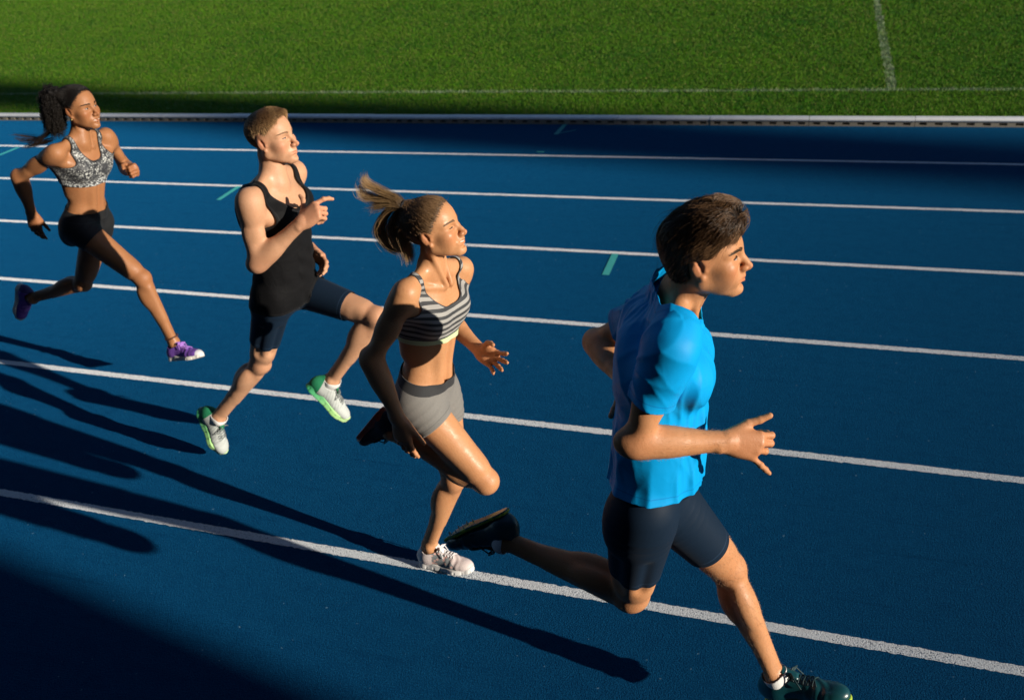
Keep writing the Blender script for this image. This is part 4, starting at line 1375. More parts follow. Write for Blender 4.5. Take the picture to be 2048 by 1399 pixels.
# ================================================================= runner 4: blue shirt, in front
def runner_front():
    J, B = R4, B4; T = Torso(J, -.004)
    skin = skin_material("skin_tan", (0.54, 0.272, 0.132), .40, .28, sparkle=.10)
    P = build_body("front", J, B, T, skin, HAND[4], "man with swept-back brown hair in a bright blue T-shirt leading the race", .0048, .0027)
    s = B['s']
    navy = cloth_material("shorts_navy", (0.006, 0.016, 0.034), .6, .1, 1000, .2, seam=(('hem', .021),))
    sh = shorts(P, J, B, T, .66, .16, .0045, navy, 0, .0015)
    # --- T-shirt
    mt, nt, b = new_mat("shirt_blue")
    tex = nt.nodes.new("ShaderNodeTexCoord").outputs["Object"]
    loc = sepxyz(nt, attr(nt, "loc")); hem = attr(nt, "hem", "Fac")
    c = mixc(nt, noise(nt, tex, 16, 3), (0.002, 0.31, 0.70), (0.002, 0.28, 0.64))
    seam = mth(nt, 'MULTIPLY', mth(nt, 'LESS_THAN', mth(nt, 'ABSOLUTE', mth(nt, 'SUBTRACT', hem, .020)), .0012), .55)
    c = mixc(nt, seam, c, (0.004, 0.12, 0.40))
    nt.links.new(c, b.inputs["Base Color"]); b.inputs["Roughness"].default_value = .5
    b.inputs["Sheen Weight"].default_value = .0; b.inputs["Specular IOR Level"].default_value = .12
    n1 = bump(nt, None, noise(nt, tex, 1100, 1), .2, .001)
    creases(nt, b, tex, n1, .12, .003)
    gr = []
    for ap, hd, lp, sd in J['limbs']:
        gr.append((lp[:4], J[('r' if sd < 0 else 'l') + 'hip'], .2, .06, .01))
    tp = list(J['torso_prims'])
    tp = tp[:6] + [q for q in tp[6:] if q[3] > 0]
    tp = [q for q in tp if not (q[0] == 'el' and min(np.linalg.norm(q[1][0] - J['rsh']), np.linalg.norm(q[1][0] - J['lsh'])) < .035)]
    for k in ('rsh', 'lsh'):
        tp.append(rc(J['neck'] + T.up * .02 - T.axes(1)[0] * .015, J[k] * .80 + J['neck'] * .20 + T.up * .012, .043 * s, .042 * s, .04))
    tp.append(el(T.P(.02, .006, 0), T.axes(0), np.array([.084, .140, .135]) * s, .06))
    tp.append(el(T.P(.30, .004, 0), T.axes(.3), np.array([.084, .130, .16]) * s, .08))
    F = garment_field(tp, gr, .0042, .06)
    F = clip_field(F, np.array([-.75, 1.5, .92]), np.array([.2, 2.6, 1.78]))
    def ridge(x):
        return (1 - np.abs(np.sin(x))) ** 1.6
    def wob(P_, f, s_):
        return np.sin(P_ @ np.array([f, .6 * f, .35 * f]) + s_) + .6 * np.sin(P_ @ np.array([-.5 * f, 1.3 * f, .8 * f]) + 2 * s_) + .4 * np.sin(P_ @ np.array([.9 * f, -.7 * f, 1.7 * f]) + 3 * s_)
    def folds(Pq):
        c_ = T.coords(Pq); ang = np.arctan2(c_[:, 1], c_[:, 0]); h = c_[:, 2] / T.len
        w1, w2, w3 = wob(Pq, 14, .3), wob(Pq, 22, 1.7), wob(Pq, 9, 4.1)
        back = np.clip(-c_[:, 0] / .05, 0, 1); near = np.clip(-c_[:, 1] / .06, 0, 1); frn = np.clip(c_[:, 0] / .05, 0, 1)
        g1, g2, g3 = np.clip(.55 + .45 * w3, 0, 1), np.clip(.5 - .5 * w3, 0, 1), np.clip(.5 + .5 * w1, 0, 1)
        out = -.0070 * back * (.35 + .65 * g1) * ridge(h * 9 + ang * 3.4 + .5 * w1) * np.clip((h - .25) / .2, 0, 1)
        out -= .0035 * back * g2 * ridge(h * 22 - ang * 5 + .5 * w2)
        out -= .0055 * near * g3 * ridge(ang * 7 - h * 6 + .4 * w2) * np.clip((.62 - h) / .12, 0, 1) * np.clip((.80 - h) / .15, 0, 1)
        out -= .0075 * np.clip((.45 - h) / .25, 0, 1) * (.4 + .6 * g1) * ridge(ang * 6.5 + .6 * w1 + h * 2)
        out -= .0030 * frn * g2 * ridge(ang * 5 + h * 14 + .6 * w2)
        out -= .0030 * g3 * ridge(ang * 13 + h * 9 + .8 * w2)
        return out
    add_noise(F, folds)
    dt = lambda V: eval_points(tp, V)
    def leg_cut(V):
        out = np.full(len(V), -1.0)
        for i, k in ((0, 'r'), (1, 'l')):
            a, b_ = J[k + 'hip'], J[k + 'kne']; L_ = np.linalg.norm(b_ - a)
            dl = eval_points(gr[i][0], V)
            out = np.where(dl < dt(V) - .004, np.maximum(out, (V - a) @ ((b_ - a) / L_) - .13), out)
        return out
    nb0 = T.P(.95, .035, 0); nb1 = J['hd'] + J['H'][2] * -.07 + J['H'][0] * -.02; nd = nrm(nb1 - nb0)
    nk_b = J['neck'] + T.up * .022 - T.axes(1)[0] * .055; nk_f = J['neck'] + T.axes(1)[0] * .085 - T.up * .055
    nk_n = nrm(np.cross(T.axes(1)[1], nk_b - nk_f)); nk_n = nk_n if nk_n @ T.up > 0 else -nk_n
    def reg(V):
        c_ = T.coords(V); h = c_[:, 2]
        q = V - nb0; q = q - (q @ nd)[:, None] * nd; dax = np.linalg.norm(q, axis=1)
        side = c_[:, 1] / .09
        vn = .030 * np.exp(-(c_[:, 1] / .035) ** 2) * (c_[:, 0] > 0)
        neck = np.minimum((V - nk_b) @ nk_n + vn, .125 - dax)
        r_ = np.maximum(.102 - h, neck)
        return np.maximum(r_, leg_cut(V))
    V, Q = sheet(F, .0085, reg)
    rr = -reg(V)
    shirt = garment('t_shirt', P, V, Q, mt, {"loc": T.coords(V), "hem": rr}, .0025)
    for ap, hd, lp, sd in J['limbs']:
        k = 'r' if sd < 0 else 'l'
        S_, E_ = J[k + 'sh'], J[k + 'el']; u_ = nrm(E_ - S_); L_ = np.linalg.norm(E_ - S_)
        inn = nrm(J['neck'] - S_)
        sp_ = [sph(S_ + u_ * .016, .0655 * s * (.35 + .65 * B['arm']) + .004, .03), rc(S_ + inn * .030 - u_ * .004, S_ + u_ * L_ * .25, .058 * s, .055 * s, .02), rc(S_ + u_ * L_ * .2, S_ + u_ * L_ * .85, .055 * s, .052 * s, .02)]
        lo, hi = bounds(sp_, .05); F = Field(lo, hi, .0036)
        for q in sp_:
            F.add(q, .05)
        e1 = nrm(np.cross(u_, T.axes(1)[0])); e2 = np.cross(u_, e1)
        def sfold(Pq):
            t = (Pq - S_) @ u_; q = Pq - S_ - t[:, None] * u_
            ph = np.arctan2(q @ e2, q @ e1)
            w1, w2 = wob(Pq, 18, .9), wob(Pq, 30, 2.2)
            m_ = np.clip((t + .06) / .05, .15, 1)
            g1 = np.clip(.6 + .5 * w1, 0.1, 1)
            rear = nrm(-T.axes(1)[0] * .9 + inn * .45); rear = nrm(rear - (rear @ u_) * u_)
            ph0 = math.atan2(rear @ e2, rear @ e1)
            dph = (ph - ph0 + math.pi) % (2 * math.pi) - math.pi
            d1_, d2_ = np.abs(dph) * .060, t - .085
            rr_ = np.hypot(d1_, d2_); th_ = np.arctan2(d2_, d1_)
            out = -.0078 * np.clip((rr_ - .012) / .04, 0, 1) * np.exp(-(rr_ / .15) ** 2) * ridge(th_ * 5.2 + .35 * w1 + .5) * (.6 + .4 * g1)
            out -= .0016 * m_ * ridge(t * 52 + 2.0 * ph + .8 * w2)
            out += .0020 - .004 * np.clip((t - .45 * L_) / .03, 0, 1) * np.sin(ph * 3 + 1)
            return out
        add_noise(F, sfold)
        regs = lambda V_: np.maximum((V_ - S_) @ u_ - .57 * L_, -.095 - (V_ - S_) @ u_)
        V, Q = sheet(F, .0045, regs)
        mesh_q = mesh_obj('sleeve', V, Q, mt, shirt, {"loc": T.coords(V), "hem": .57 * L_ - (V - S_) @ u_})
        so_ = mesh_q.modifiers.new("thickness", 'SOLIDIFY'); so_.thickness = .0025; so_.offset = -.6
    # --- shoes and socks
    teal = plain("spike_upper_teal", (0.006, 0.060, 0.072), .32, .5, .35)
    lime, nt_, b_ = new_mat("spike_sole_lime")
    zz = sepxyz(nt_, attr(nt_, "loc"))
    cc = mixc(nt_, mth(nt_, 'LESS_THAN', zz[2], .0045), (0.34, 0.46, 0.04), (0.012, 0.10, 0.075))
    cc = mixc(nt_, mth(nt_, 'MULTIPLY', mth(nt_, 'LESS_THAN', zz[2], .0045), mth(nt_, 'LESS_THAN', mth(nt_, 'ABSOLUTE', mth(nt_, 'SUBTRACT', mth(nt_, 'FRACT', mth(nt_, 'MULTIPLY', zz[0], 9.0)), .5)), .07)), cc, (0.30, 0.42, 0.05))
    nt_.links.new(cc, b_.inputs["Base Color"]); b_.inputs["Roughness"].default_value = .4
    dark = plain("lace_teal_dark", (0.004, 0.030, 0.038), .6)
    met = plain("spike_steel", (0.5, 0.5, 0.42), .35)
    st = dict(upper=teal, sole_mat=lime, lace=dark, tongue=teal, sole=.013, spike=met, len=1.0, drop=.018, collar=.074, flap=.0)
    for sd in (-1, 1):
        shoe(P, J, sd, st, s); sock(P, J, B, T, sd, .012, M_WHITE_SOCK)
    hl = hair_material('body_hair_fair', (0.20, 0.11, 0.05), (0.42, 0.26, 0.13), .4, .5)
    body_hair(P, J, [(J['rkne'], J['rank'], .085), (J['lkne'], J['lank'], .085), (J['lkne'], J['lank'], .085), (J['lhip'] * .3 + J['lkne'] * .7, J['lkne'], .09)], 5200, hl, .0075, .00013)
    body_hair(P, J, [(J['rel'], J['rwr'], .07)], 1200, hl, .008, .00011)
    # --- face and hair
    hm = hair_material("hair_brown", (0.006, 0.003, 0.002), (0.10, 0.052, 0.023), .42, .28)
    eye_parts(P, J, B, iris_material("iris_brown", (0.06, 0.035, 0.02)), M_BLACK_LASH, .72, hm, 1.25)
    hs, H, o = B['hs'], J['H'], J['hd']
    LP = lambda c: o + (np.asarray(c, float) @ H) * hs
    hp = [el(LP((-.014, 0, .042)), H, np.array((.100, .0825, .082)) * hs, .02),
          el(LP((.026, 0, .084)), H, np.array((.068, .064, .050)) * hs, .03),
          el(LP((.058, .004, .093)), H, np.array((.034, .050, .027)) * hs, .025),
          el(LP((-.048, 0, -.008)), H, np.array((.052, .064, .078)) * hs, .03)]
    F = Field(o - .17, o + .19, .003)
    for q in hp:
        F.add(q)
    def locks(Pq):
        l = ((Pq - o) @ H.T) / hs
        up_ = np.clip((l[:, 2] - .03) / .05, 0, 1)
        ph = l[:, 1] * 190 + 2.2 * np.sin(l[:, 0] * 42 + l[:, 1] * 30) + 1.4 * np.sin(l[:, 0] * 90)
        w2 = l[:, 2] * 150 + 1.8 * np.sin(l[:, 0] * 55)
        return -(.0026 * up_ * np.sin(ph) * hs + .0014 * np.sin(w2 + l[:, 1] * 60) * np.clip((l[:, 0] + .05) / .08, 0, 1))
    add_noise(F, locks)
    hl_f = [-.14, -.075, -.055, -.036, -.030, .006, .012, .024, .030, .044, .060, .078, .092, .12]
    hl_u = [-.070, -.088, -.080, -.046, .030, .034, .000, -.004, .022, .036, .052, .082, .092, .098]
    def reg2(V):
        l = ((V - o) @ H.T) / hs
        return (np.interp(l[:, 0], hl_f, hl_u) - l[:, 2]) * .6
    add_noise(F, lambda q: .009 * np.clip(1 + reg2(q) / .010, 0, 1.2))
    V, Q = sheet(F, 0.0, reg2)
    base = plain("hair_brown_mass", (0.008, 0.005, 0.0035), .6, .2)
    hair = mesh_obj("hair", V, Q, base, P)
    l = ((V - o) @ H.T) / hs; n0 = vnormals(V, Q)
    pr = np.clip((l[:, 2] + .02) / .08, .25, 1); pr /= pr.sum()
    n = 13000; idx = rng.choice(len(V), n, p=pr)
    x = V[idx] + n0[idx] * .001; path = [x]
    nl = n0[idx]
    clump = np.round(l[idx] * np.array([20, 40, 34]) + rng.normal(0, .10, (n, 3))) @ np.array([13.1, 7.7, 3.3])
    cr = np.sin(clump[:, None] * np.array([1.7, 2.9, 4.3])) * .55
    tuft = (.5 + .5 * np.sin(clump * 5.3)) ** 1.3 * .019 * np.clip((l[idx, 2] - .045) * 16, 0, 1) * np.clip((l[idx, 0] + .06) * 9, .12, 1) + rng.random(n) * .001
    ln = rng.uniform(.040, .085, n) * np.clip(.30 + (l[idx, 2] + .02) * 8, .18, 1)
    NS = 12
    for j in range(1, NS):
        li = ((x - o) @ H.T) / hs
        d = np.stack([-.95 + 0 * li[:, 0], li[:, 1] * 2.2, -.10 - .85 * np.clip(np.abs(li[:, 1]) / .07, 0, 1) * np.clip(1.1 - li[:, 2] * 8, 0, 1) - .5 * np.clip((-li[:, 0] - .04) / .05, 0, 1)], 1)
        d += cr * np.clip((li[:, 2] - .0) * 12, 0.12, 1)[:, None] * math.sin(j * .55 + .6) + rng.normal(0, .05, (n, 3))
        dw = d @ H; dw -= nl * ((dw * nl).sum(1, keepdims=True) * .8); dw /= np.linalg.norm(dw, axis=1, keepdims=True)
        dw = dw + nl * .10 * math.cos(j * .6)
        x = x + dw * (ln / (NS - 1))[:, None]
        tt_ = j / (NS - 1); lo_ = tuft * math.sin(math.pi * min(tt_ * 1.15, 1)) ; x = stick(hp, x, .0006 + lo_ * .8, .0022 + lo_ * 1.2); path.append(x)
    path = np.stack(path, 1)
    ra = np.linspace(.00062, .00020, NS)[None] * rng.uniform(.7, 1.2, (n, 1))
    lt = np.sin(clump * 2.9) > .35  # these clumps get a lighter colour to paint sunlit locks
    hair_curves("hair_strand", path[~lt], ra[~lt], hm, hair)
    hair_curves("hair_strand", path[lt], ra[lt], hair_material("hair_brown_lit", (0.012, 0.006, 0.004), (0.22, 0.118, 0.055), .38, .35), hair)
    fl = rng.choice(n, 150); fp = path[fl] + np.cumsum(n0[idx[fl]][:, None] * rng.uniform(.0003, .0022, (150, 1, 1)) + rng.normal(0, .0006, (150, NS, 3)), axis=1)
    hair_curves("flyaway_hair", fp, ra[fl] * .45, hm, hair)
    return P

# ================================================================= runner 3: woman in grey stripes
def runner_striped():
    J, B = R3, B3; T = Torso(J, -.010)
    skin = skin_material("skin_golden", (0.55, 0.285, 0.140), .36, .35)
    P = build_body("striped", J, B, T, skin, HAND[3], "blonde woman with a flying ponytail in a grey and black striped sports bra", .005, .003)
    s = B['s']
    # --- bra
    F = garment_field([p for p in J['torso_prims'] if p[3] > 0], [], .0045)
    reg = vest_region(T, .575 * T.len, .86, .90, .114, .142, .83)
    V, Q = sheet(F, .0045, reg)
    mt, nt, b = new_mat("bra_striped")
    x = sepxyz(nt, attr(nt, "loc")); rim = attr(nt, "rim", "Fac"); low = attr(nt, "low", "Fac")
    tex = nt.nodes.new("ShaderNodeTexCoord").outputs["Object"]
    ph = mth(nt, 'ADD', mth(nt, 'MULTIPLY', x[2], 43.0), mth(nt, 'MULTIPLY', mth(nt, 'ABSOLUTE', x[1]), -6.0))
    st = mth(nt, 'GREATER_THAN', mth(nt, 'FRACT', ph), 0.52)
    c = mixc(nt, st, (0.30, 0.29, 0.275), (0.026, 0.028, 0.032))
    c = mixc(nt, mth(nt, 'LESS_THAN', rim, .004), c, (0.030, 0.032, 0.036))
    c = mixc(nt, mth(nt, 'LESS_THAN', low, .026), c, (0.030, 0.032, 0.036))
    c = mixc(nt, mth(nt, 'LESS_THAN', low, .020), c, (0.52, 0.62, 0.34))
    nt.links.new(c, b.inputs["Base Color"]); b.inputs["Roughness"].default_value = .7; b.inputs["Sheen Weight"].default_value = .15
    bump(nt, b, noise(nt, tex, 1000, 1), .25, .001)
    tc = T.coords(V)
    garment('sports_bra', P, V, Q, mt, {"loc": tc, "rim": -reg(V), "low": tc[:, 2] - .575 * T.len})
    # --- shorts with black waistband
    m2, nt, b = new_mat("shorts_grey")
    x = sepxyz(nt, attr(nt, "loc")); rim = attr(nt, "rim", "Fac"); hem = attr(nt, "hem", "Fac")
    tex = nt.nodes.new("ShaderNodeTexCoord").outputs["Object"]
    c = mixc(nt, noise(nt, tex, 240, 2, .7), (0.20, 0.19, 0.178), (0.135, 0.130, 0.122))
    side = mth(nt, 'LESS_THAN', mth(nt, 'ABSOLUTE', mth(nt, 'ADD', x[0], .012)), .0016)
    c = mixc(nt, mth(nt, 'MULTIPLY', side, mth(nt, 'GREATER_THAN', mth(nt, 'ABSOLUTE', x[1]), .08)), c, (0.05, 0.05, 0.05))
    c = mixc(nt, mth(nt, 'MULTIPLY', mth(nt, 'LESS_THAN', mth(nt, 'ABSOLUTE', mth(nt, 'SUBTRACT', hem, .018)), .0010), .8), c, (0.07, 0.07, 0.07))
    c = mixc(nt, mth(nt, 'LESS_THAN', rim, .034), c, (0.014, 0.015, 0.018))
    nt.links.new(c, b.inputs["Base Color"]); b.inputs["Roughness"].default_value = .8; b.inputs["Sheen Weight"].default_value = .2
    bump(nt, b, noise(nt, tex, 1000, 1), .3, .001)
    shorts(P, J, B, T, .27, .122, .005, m2, .16, .0026)
    # --- shoes: pale pink, the trailing upper coloured dark for its shade, with a red-orange rim
    def pink():
        mt, nt, b = new_mat("shoe_pale_pink")
        x = sepxyz(nt, attr(nt, "loc"))
        tex = nt.nodes.new("ShaderNodeTexCoord").outputs["Object"]
        band = mth(nt, 'MULTIPLY', mth(nt, 'GREATER_THAN', x[0], .085), mth(nt, 'LESS_THAN', mth(nt, 'ADD', x[0], mth(nt, 'MULTIPLY', x[2], .9)), .232))
        vo = nt.nodes.new("ShaderNodeTexVoronoi"); vo.inputs["Scale"].default_value = 60; nt.links.new(attr(nt, "loc"), vo.inputs["Vector"])
        hole = mth(nt, 'LESS_THAN', vo.outputs["Distance"], .38)
        g_ = mixc(nt, hole, (0.20, 0.22, 0.23), (0.62, 0.38, 0.34))
        c = mixc(nt, band, (0.66, 0.56, 0.54), g_)
        c = mixc(nt, mth(nt, 'LESS_THAN', x[0], .035), c, (0.72, 0.70, 0.70))
        nt.links.new(c, b.inputs["Base Color"]); b.inputs["Roughness"].default_value = .7
        bump(nt, b, noise(nt, tex, 500, 2), .4, .0015)
        return mt
    white = plain("sole_white", (0.72, 0.70, 0.68), .6)
    lace = plain("lace_white", (0.74, 0.72, 0.72), .8)
    pk = pink()
    shoe(P, J, 1, dict(upper=pk, sole_mat=white, lace=lace, tongue=pk, len=.93), 1.0)
    dk = plain("shoe_shade_dark", (0.030, 0.030, 0.040), .8)
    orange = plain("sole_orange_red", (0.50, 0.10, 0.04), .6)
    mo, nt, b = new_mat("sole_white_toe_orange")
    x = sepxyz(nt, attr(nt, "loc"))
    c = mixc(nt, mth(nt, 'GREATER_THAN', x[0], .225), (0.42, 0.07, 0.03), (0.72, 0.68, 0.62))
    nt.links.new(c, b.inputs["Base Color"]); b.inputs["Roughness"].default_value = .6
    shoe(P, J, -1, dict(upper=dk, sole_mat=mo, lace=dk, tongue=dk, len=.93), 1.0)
    # --- head
    hm = hair_material("hair_blonde", (0.060, 0.034, 0.018), (0.48, 0.30, 0.135), .35, .45)
    brow = hair_material("brow_fair", (0.13, 0.07, 0.04), (0.20, 0.12, 0.06), .5)
    eye_parts(P, J, B, iris_material("iris_blue", (0.12, 0.16, 0.20)), M_BLACK_LASH, .22, brow, 1.0)
    tie = np.array([-1.284, 2.530, 1.678])
    slick_hair(P, J, B, hair_material("hair_blonde_roots", (0.16, 0.092, 0.045), (0.085, 0.048, 0.024), .4, .35), plain("hair_blonde_mass", (0.085, 0.050, 0.027), .6, .2), tie, 9500, .004)
    PONY3 = [[(-1.284, 2.53, 1.678), (-1.322, 2.53, 1.677), (-1.361, 2.53, 1.649), (-1.39, 2.53, 1.601), (-1.377, 2.53, 1.553), (-1.35, 2.53, 1.527), (-1.319, 2.53, 1.518)], [(-1.284, 2.53, 1.678), (-1.319, 2.53, 1.651), (-1.345, 2.53, 1.603), (-1.334, 2.53, 1.555), (-1.31, 2.53, 1.533), (-1.304, 2.53, 1.481)], [(-1.284, 2.53, 1.678), (-1.301, 2.53, 1.638), (-1.308, 2.53, 1.593), (-1.3, 2.53, 1.55), (-1.292, 2.53, 1.509), (-1.294, 2.53, 1.474)], [(-1.284, 2.53, 1.678), (-1.34, 2.53, 1.669), (-1.38, 2.53, 1.621), (-1.397, 2.53, 1.586), (-1.373, 2.53, 1.542)], [(-1.284, 2.53, 1.678), (-1.304, 2.53, 1.707), (-1.332, 2.53, 1.719), (-1.374, 2.53, 1.737), (-1.412, 2.53, 1.755), (-1.419, 2.53, 1.775), (-1.411, 2.53, 1.785)], [(-1.284, 2.53, 1.678), (-1.319, 2.53, 1.7), (-1.363, 2.53, 1.705), (-1.4, 2.53, 1.707), (-1.43, 2.53, 1.716), (-1.439, 2.53, 1.742), (-1.425, 2.53, 1.755)], [(-1.284, 2.53, 1.678), (-1.327, 2.53, 1.693), (-1.373, 2.53, 1.685), (-1.415, 2.53, 1.681)], [(-1.284, 2.53, 1.678), (-1.323, 2.53, 1.697), (-1.368, 2.53, 1.692), (-1.404, 2.53, 1.663)]]
    wts = [.24, .20, .17, .15, .05, .05, .07, .07]; spr = [.012, .013, .011, .010, .010, .012, .014, .014]
    pony(P, PONY3, wts, spr, 4200, hm, .0045, radius=.00036)
    V, Q = tube([[tie + np.array([.010 * 0, .019 * math.cos(a), .019 * math.sin(a)]) + np.array([.006 * math.sin(a) - .006, 0, 0]) for a in np.linspace(0, 2 * math.pi, 17)]], .006, 8)
    mesh_obj("hair_tie", V, Q, plain("tie_black", (0.02, 0.02, 0.025), .7), P)
    return P

def catmull(P, n):
    P = np.asarray(P, float); P = np.concatenate([[2 * P[0] - P[1]], P, [2 * P[-1] - P[-2]]])
    t = np.linspace(0, len(P) - 3 - 1e-6, n); i = t.astype(int); u = (t - i)[:, None]
    a, b, c, d = P[i], P[i + 1], P[i + 2], P[i + 3]
    return .5 * (2 * b + (c - a) * u + (2 * a - 5 * b + 4 * c - d) * u ** 2 + (3 * b - a - 3 * c + d) * u ** 3)

def pony(person, guides, wts, spr, n, mat, start, curl=0.0, name='ponytail', radius=.0006):
    k = 14
    G = np.stack([catmull(g, k) for g in guides])
    which = rng.choice(len(G), n, p=np.array(wts) / sum(wts))
    t = np.linspace(0, 1, k)[None, :, None]
    sp = np.array(spr)[which][:, None, None]
    o0 = rng.normal(0, 1, (n, 1, 3)) * np.array([.6, 1.5, .6]); o1 = rng.normal(0, 1, (n, 1, 3)) * np.array([.7, 1.2, .7])
    P = G[which] + o0 * start * (1 - t) + (o0 * .5 + o1 * .7) * sp * np.sin(np.minimum(t * 1.25, 1) * math.pi / 2)
    P += rng.normal(0, 1, (n, 1, 3)) * .004 * np.sin(t * rng.uniform(4, 9, (n, 1, 1)) + rng.uniform(0, 6, (n, 1, 1))) * t
    cut = rng.uniform(.72, 1.0, (n, 1, 1))
    # shorten some strands
    tt = np.linspace(0, 1, k)
    idx = (tt[None] * cut[:, :, 0]) * (k - 1); i0 = np.minimum(idx.astype(int), k - 2); fr = (idx - i0)[:, :, None]
    ar = np.arange(n)[:, None]
    P = P[ar, i0] * (1 - fr) + P[ar, i0 + 1] * fr
    ra = (np.linspace(1.0, .35, k)[None] * rng.uniform(.8, 1.25, (n, 1))) * radius
    return hair_curves(name, P, ra, mat, person)

def slick_hair(person, J, B, hm, mass, tie, n, thick, curly=0.0):
    """Hair drawn back over the skull to a tie."""
    hs, H, o = B['hs'], J['H'], J['hd']
    LP = lambda c: o + (np.asarray(c, float) @ H) * hs
    tl = ((tie - o) @ H.T) / hs
    hp = [el(LP((-.012, 0, .036)), H, (np.array((.098, .076, .082)) + thick) * hs, .02),
          el(LP((.016, 0, .034)), H, (np.array((.066, .064, .070)) + thick) * hs, .03),
          rc(LP((-.055, 0, .055)), tie, .040 * hs, .014 * hs, .05)]
    F = Field(np.minimum(o - .15, tie - .04), np.maximum(o + .16, tie + .04), .003)
    for q in hp:
        F.add(q)
    hl_f = [-.14, -.090, -.06, -.040, -.028, .006, .016, .026, .044, .056, .068, .080, .12]
    hl_u = [-.050, -.068, -.070, -.045, .020, .034, .012, .026, .048, .062, .082, .100, .11]
    reg = lambda V: (np.interp(((V - o) @ H.T)[:, 0] / hs, hl_f, hl_u) - ((V - o) @ H.T)[:, 2] / hs) * .6
    def groove(Pq):
        d = Pq - tie; d = d / (np.linalg.norm(d, axis=1, keepdims=True) + 1e-6)
        a1 = np.arctan2(d @ H[1], d @ H[2] + 1e-6); 
        return -.0012 * np.sin(a1 * 44 + 2 * np.sin(a1 * 9))
    add_noise(F, groove)
    add_noise(F, lambda q: (thick + .004) * np.clip(1 + reg(q) / .012, 0, 1.2))
    V, Q = sheet(F, 0.0, reg)
    hair = mesh_obj("hair", V, Q, mass, person)
    l = ((V - o) @ H.T) / hs
    # roots favour the hairline
    e = -reg(V); pr = np.exp(-e / .03) + .35; pr /= pr.sum()
    idx = rng.choice(len(V), n, p=pr)
    r0 = V[idx].copy(); k = 9
    out = np.nonzero(e[idx] < .008)[0]              # baby hairs start a little in front of the rim
    aw = r0[out] - tie; aw /= np.linalg.norm(aw, axis=1, keepdims=True)
    r0[out] = stick(J['skin_prims'], r0[out] + aw * (rng.random((len(out), 1)) ** 2 * .011), .0004, .0006)
    path = []
    for t in np.linspace(0, 1, k):
        x = r0 * (1 - t) + (tie + rng.normal(0, .006, (n, 3)) * (1 - .5 * t)) * t
        x = push_out(hp, x, .0012) if t > .12 else x
        path.append(x)
    path = np.stack(path, 1)
    path += rng.normal(0, .0012, (n, k, 3)) * np.linspace(.2, 1, k)[None, :, None]
    ra = np.full((n, k), .00055) * rng.uniform(.7, 1.2, (n, 1)); ra[:, 0] *= .4
    hair_curves("hair_strand", path, ra, hm, hair)
    # short loose hairs at the hairline
    m_ = 160; ii = rng.choice(len(V), m_, p=pr); nn = vnormals(V, Q)[ii]
    x = V[ii]; path = [x]; d = nn * .8 - (H[0] * .9)[None] + rng.normal(0, .5, (m_, 3))
    for j in range(5):
        d = d + rng.normal(0, .25, (m_, 3)); d /= np.linalg.norm(d, axis=1, keepdims=True)
        x = x + d * .006; path.append(x)
    hair_curves("flyaway_hair", np.stack(path, 1), np.repeat(np.linspace(.0003, .0001, 6)[None], m_, 0), hm, hair)
    return hair

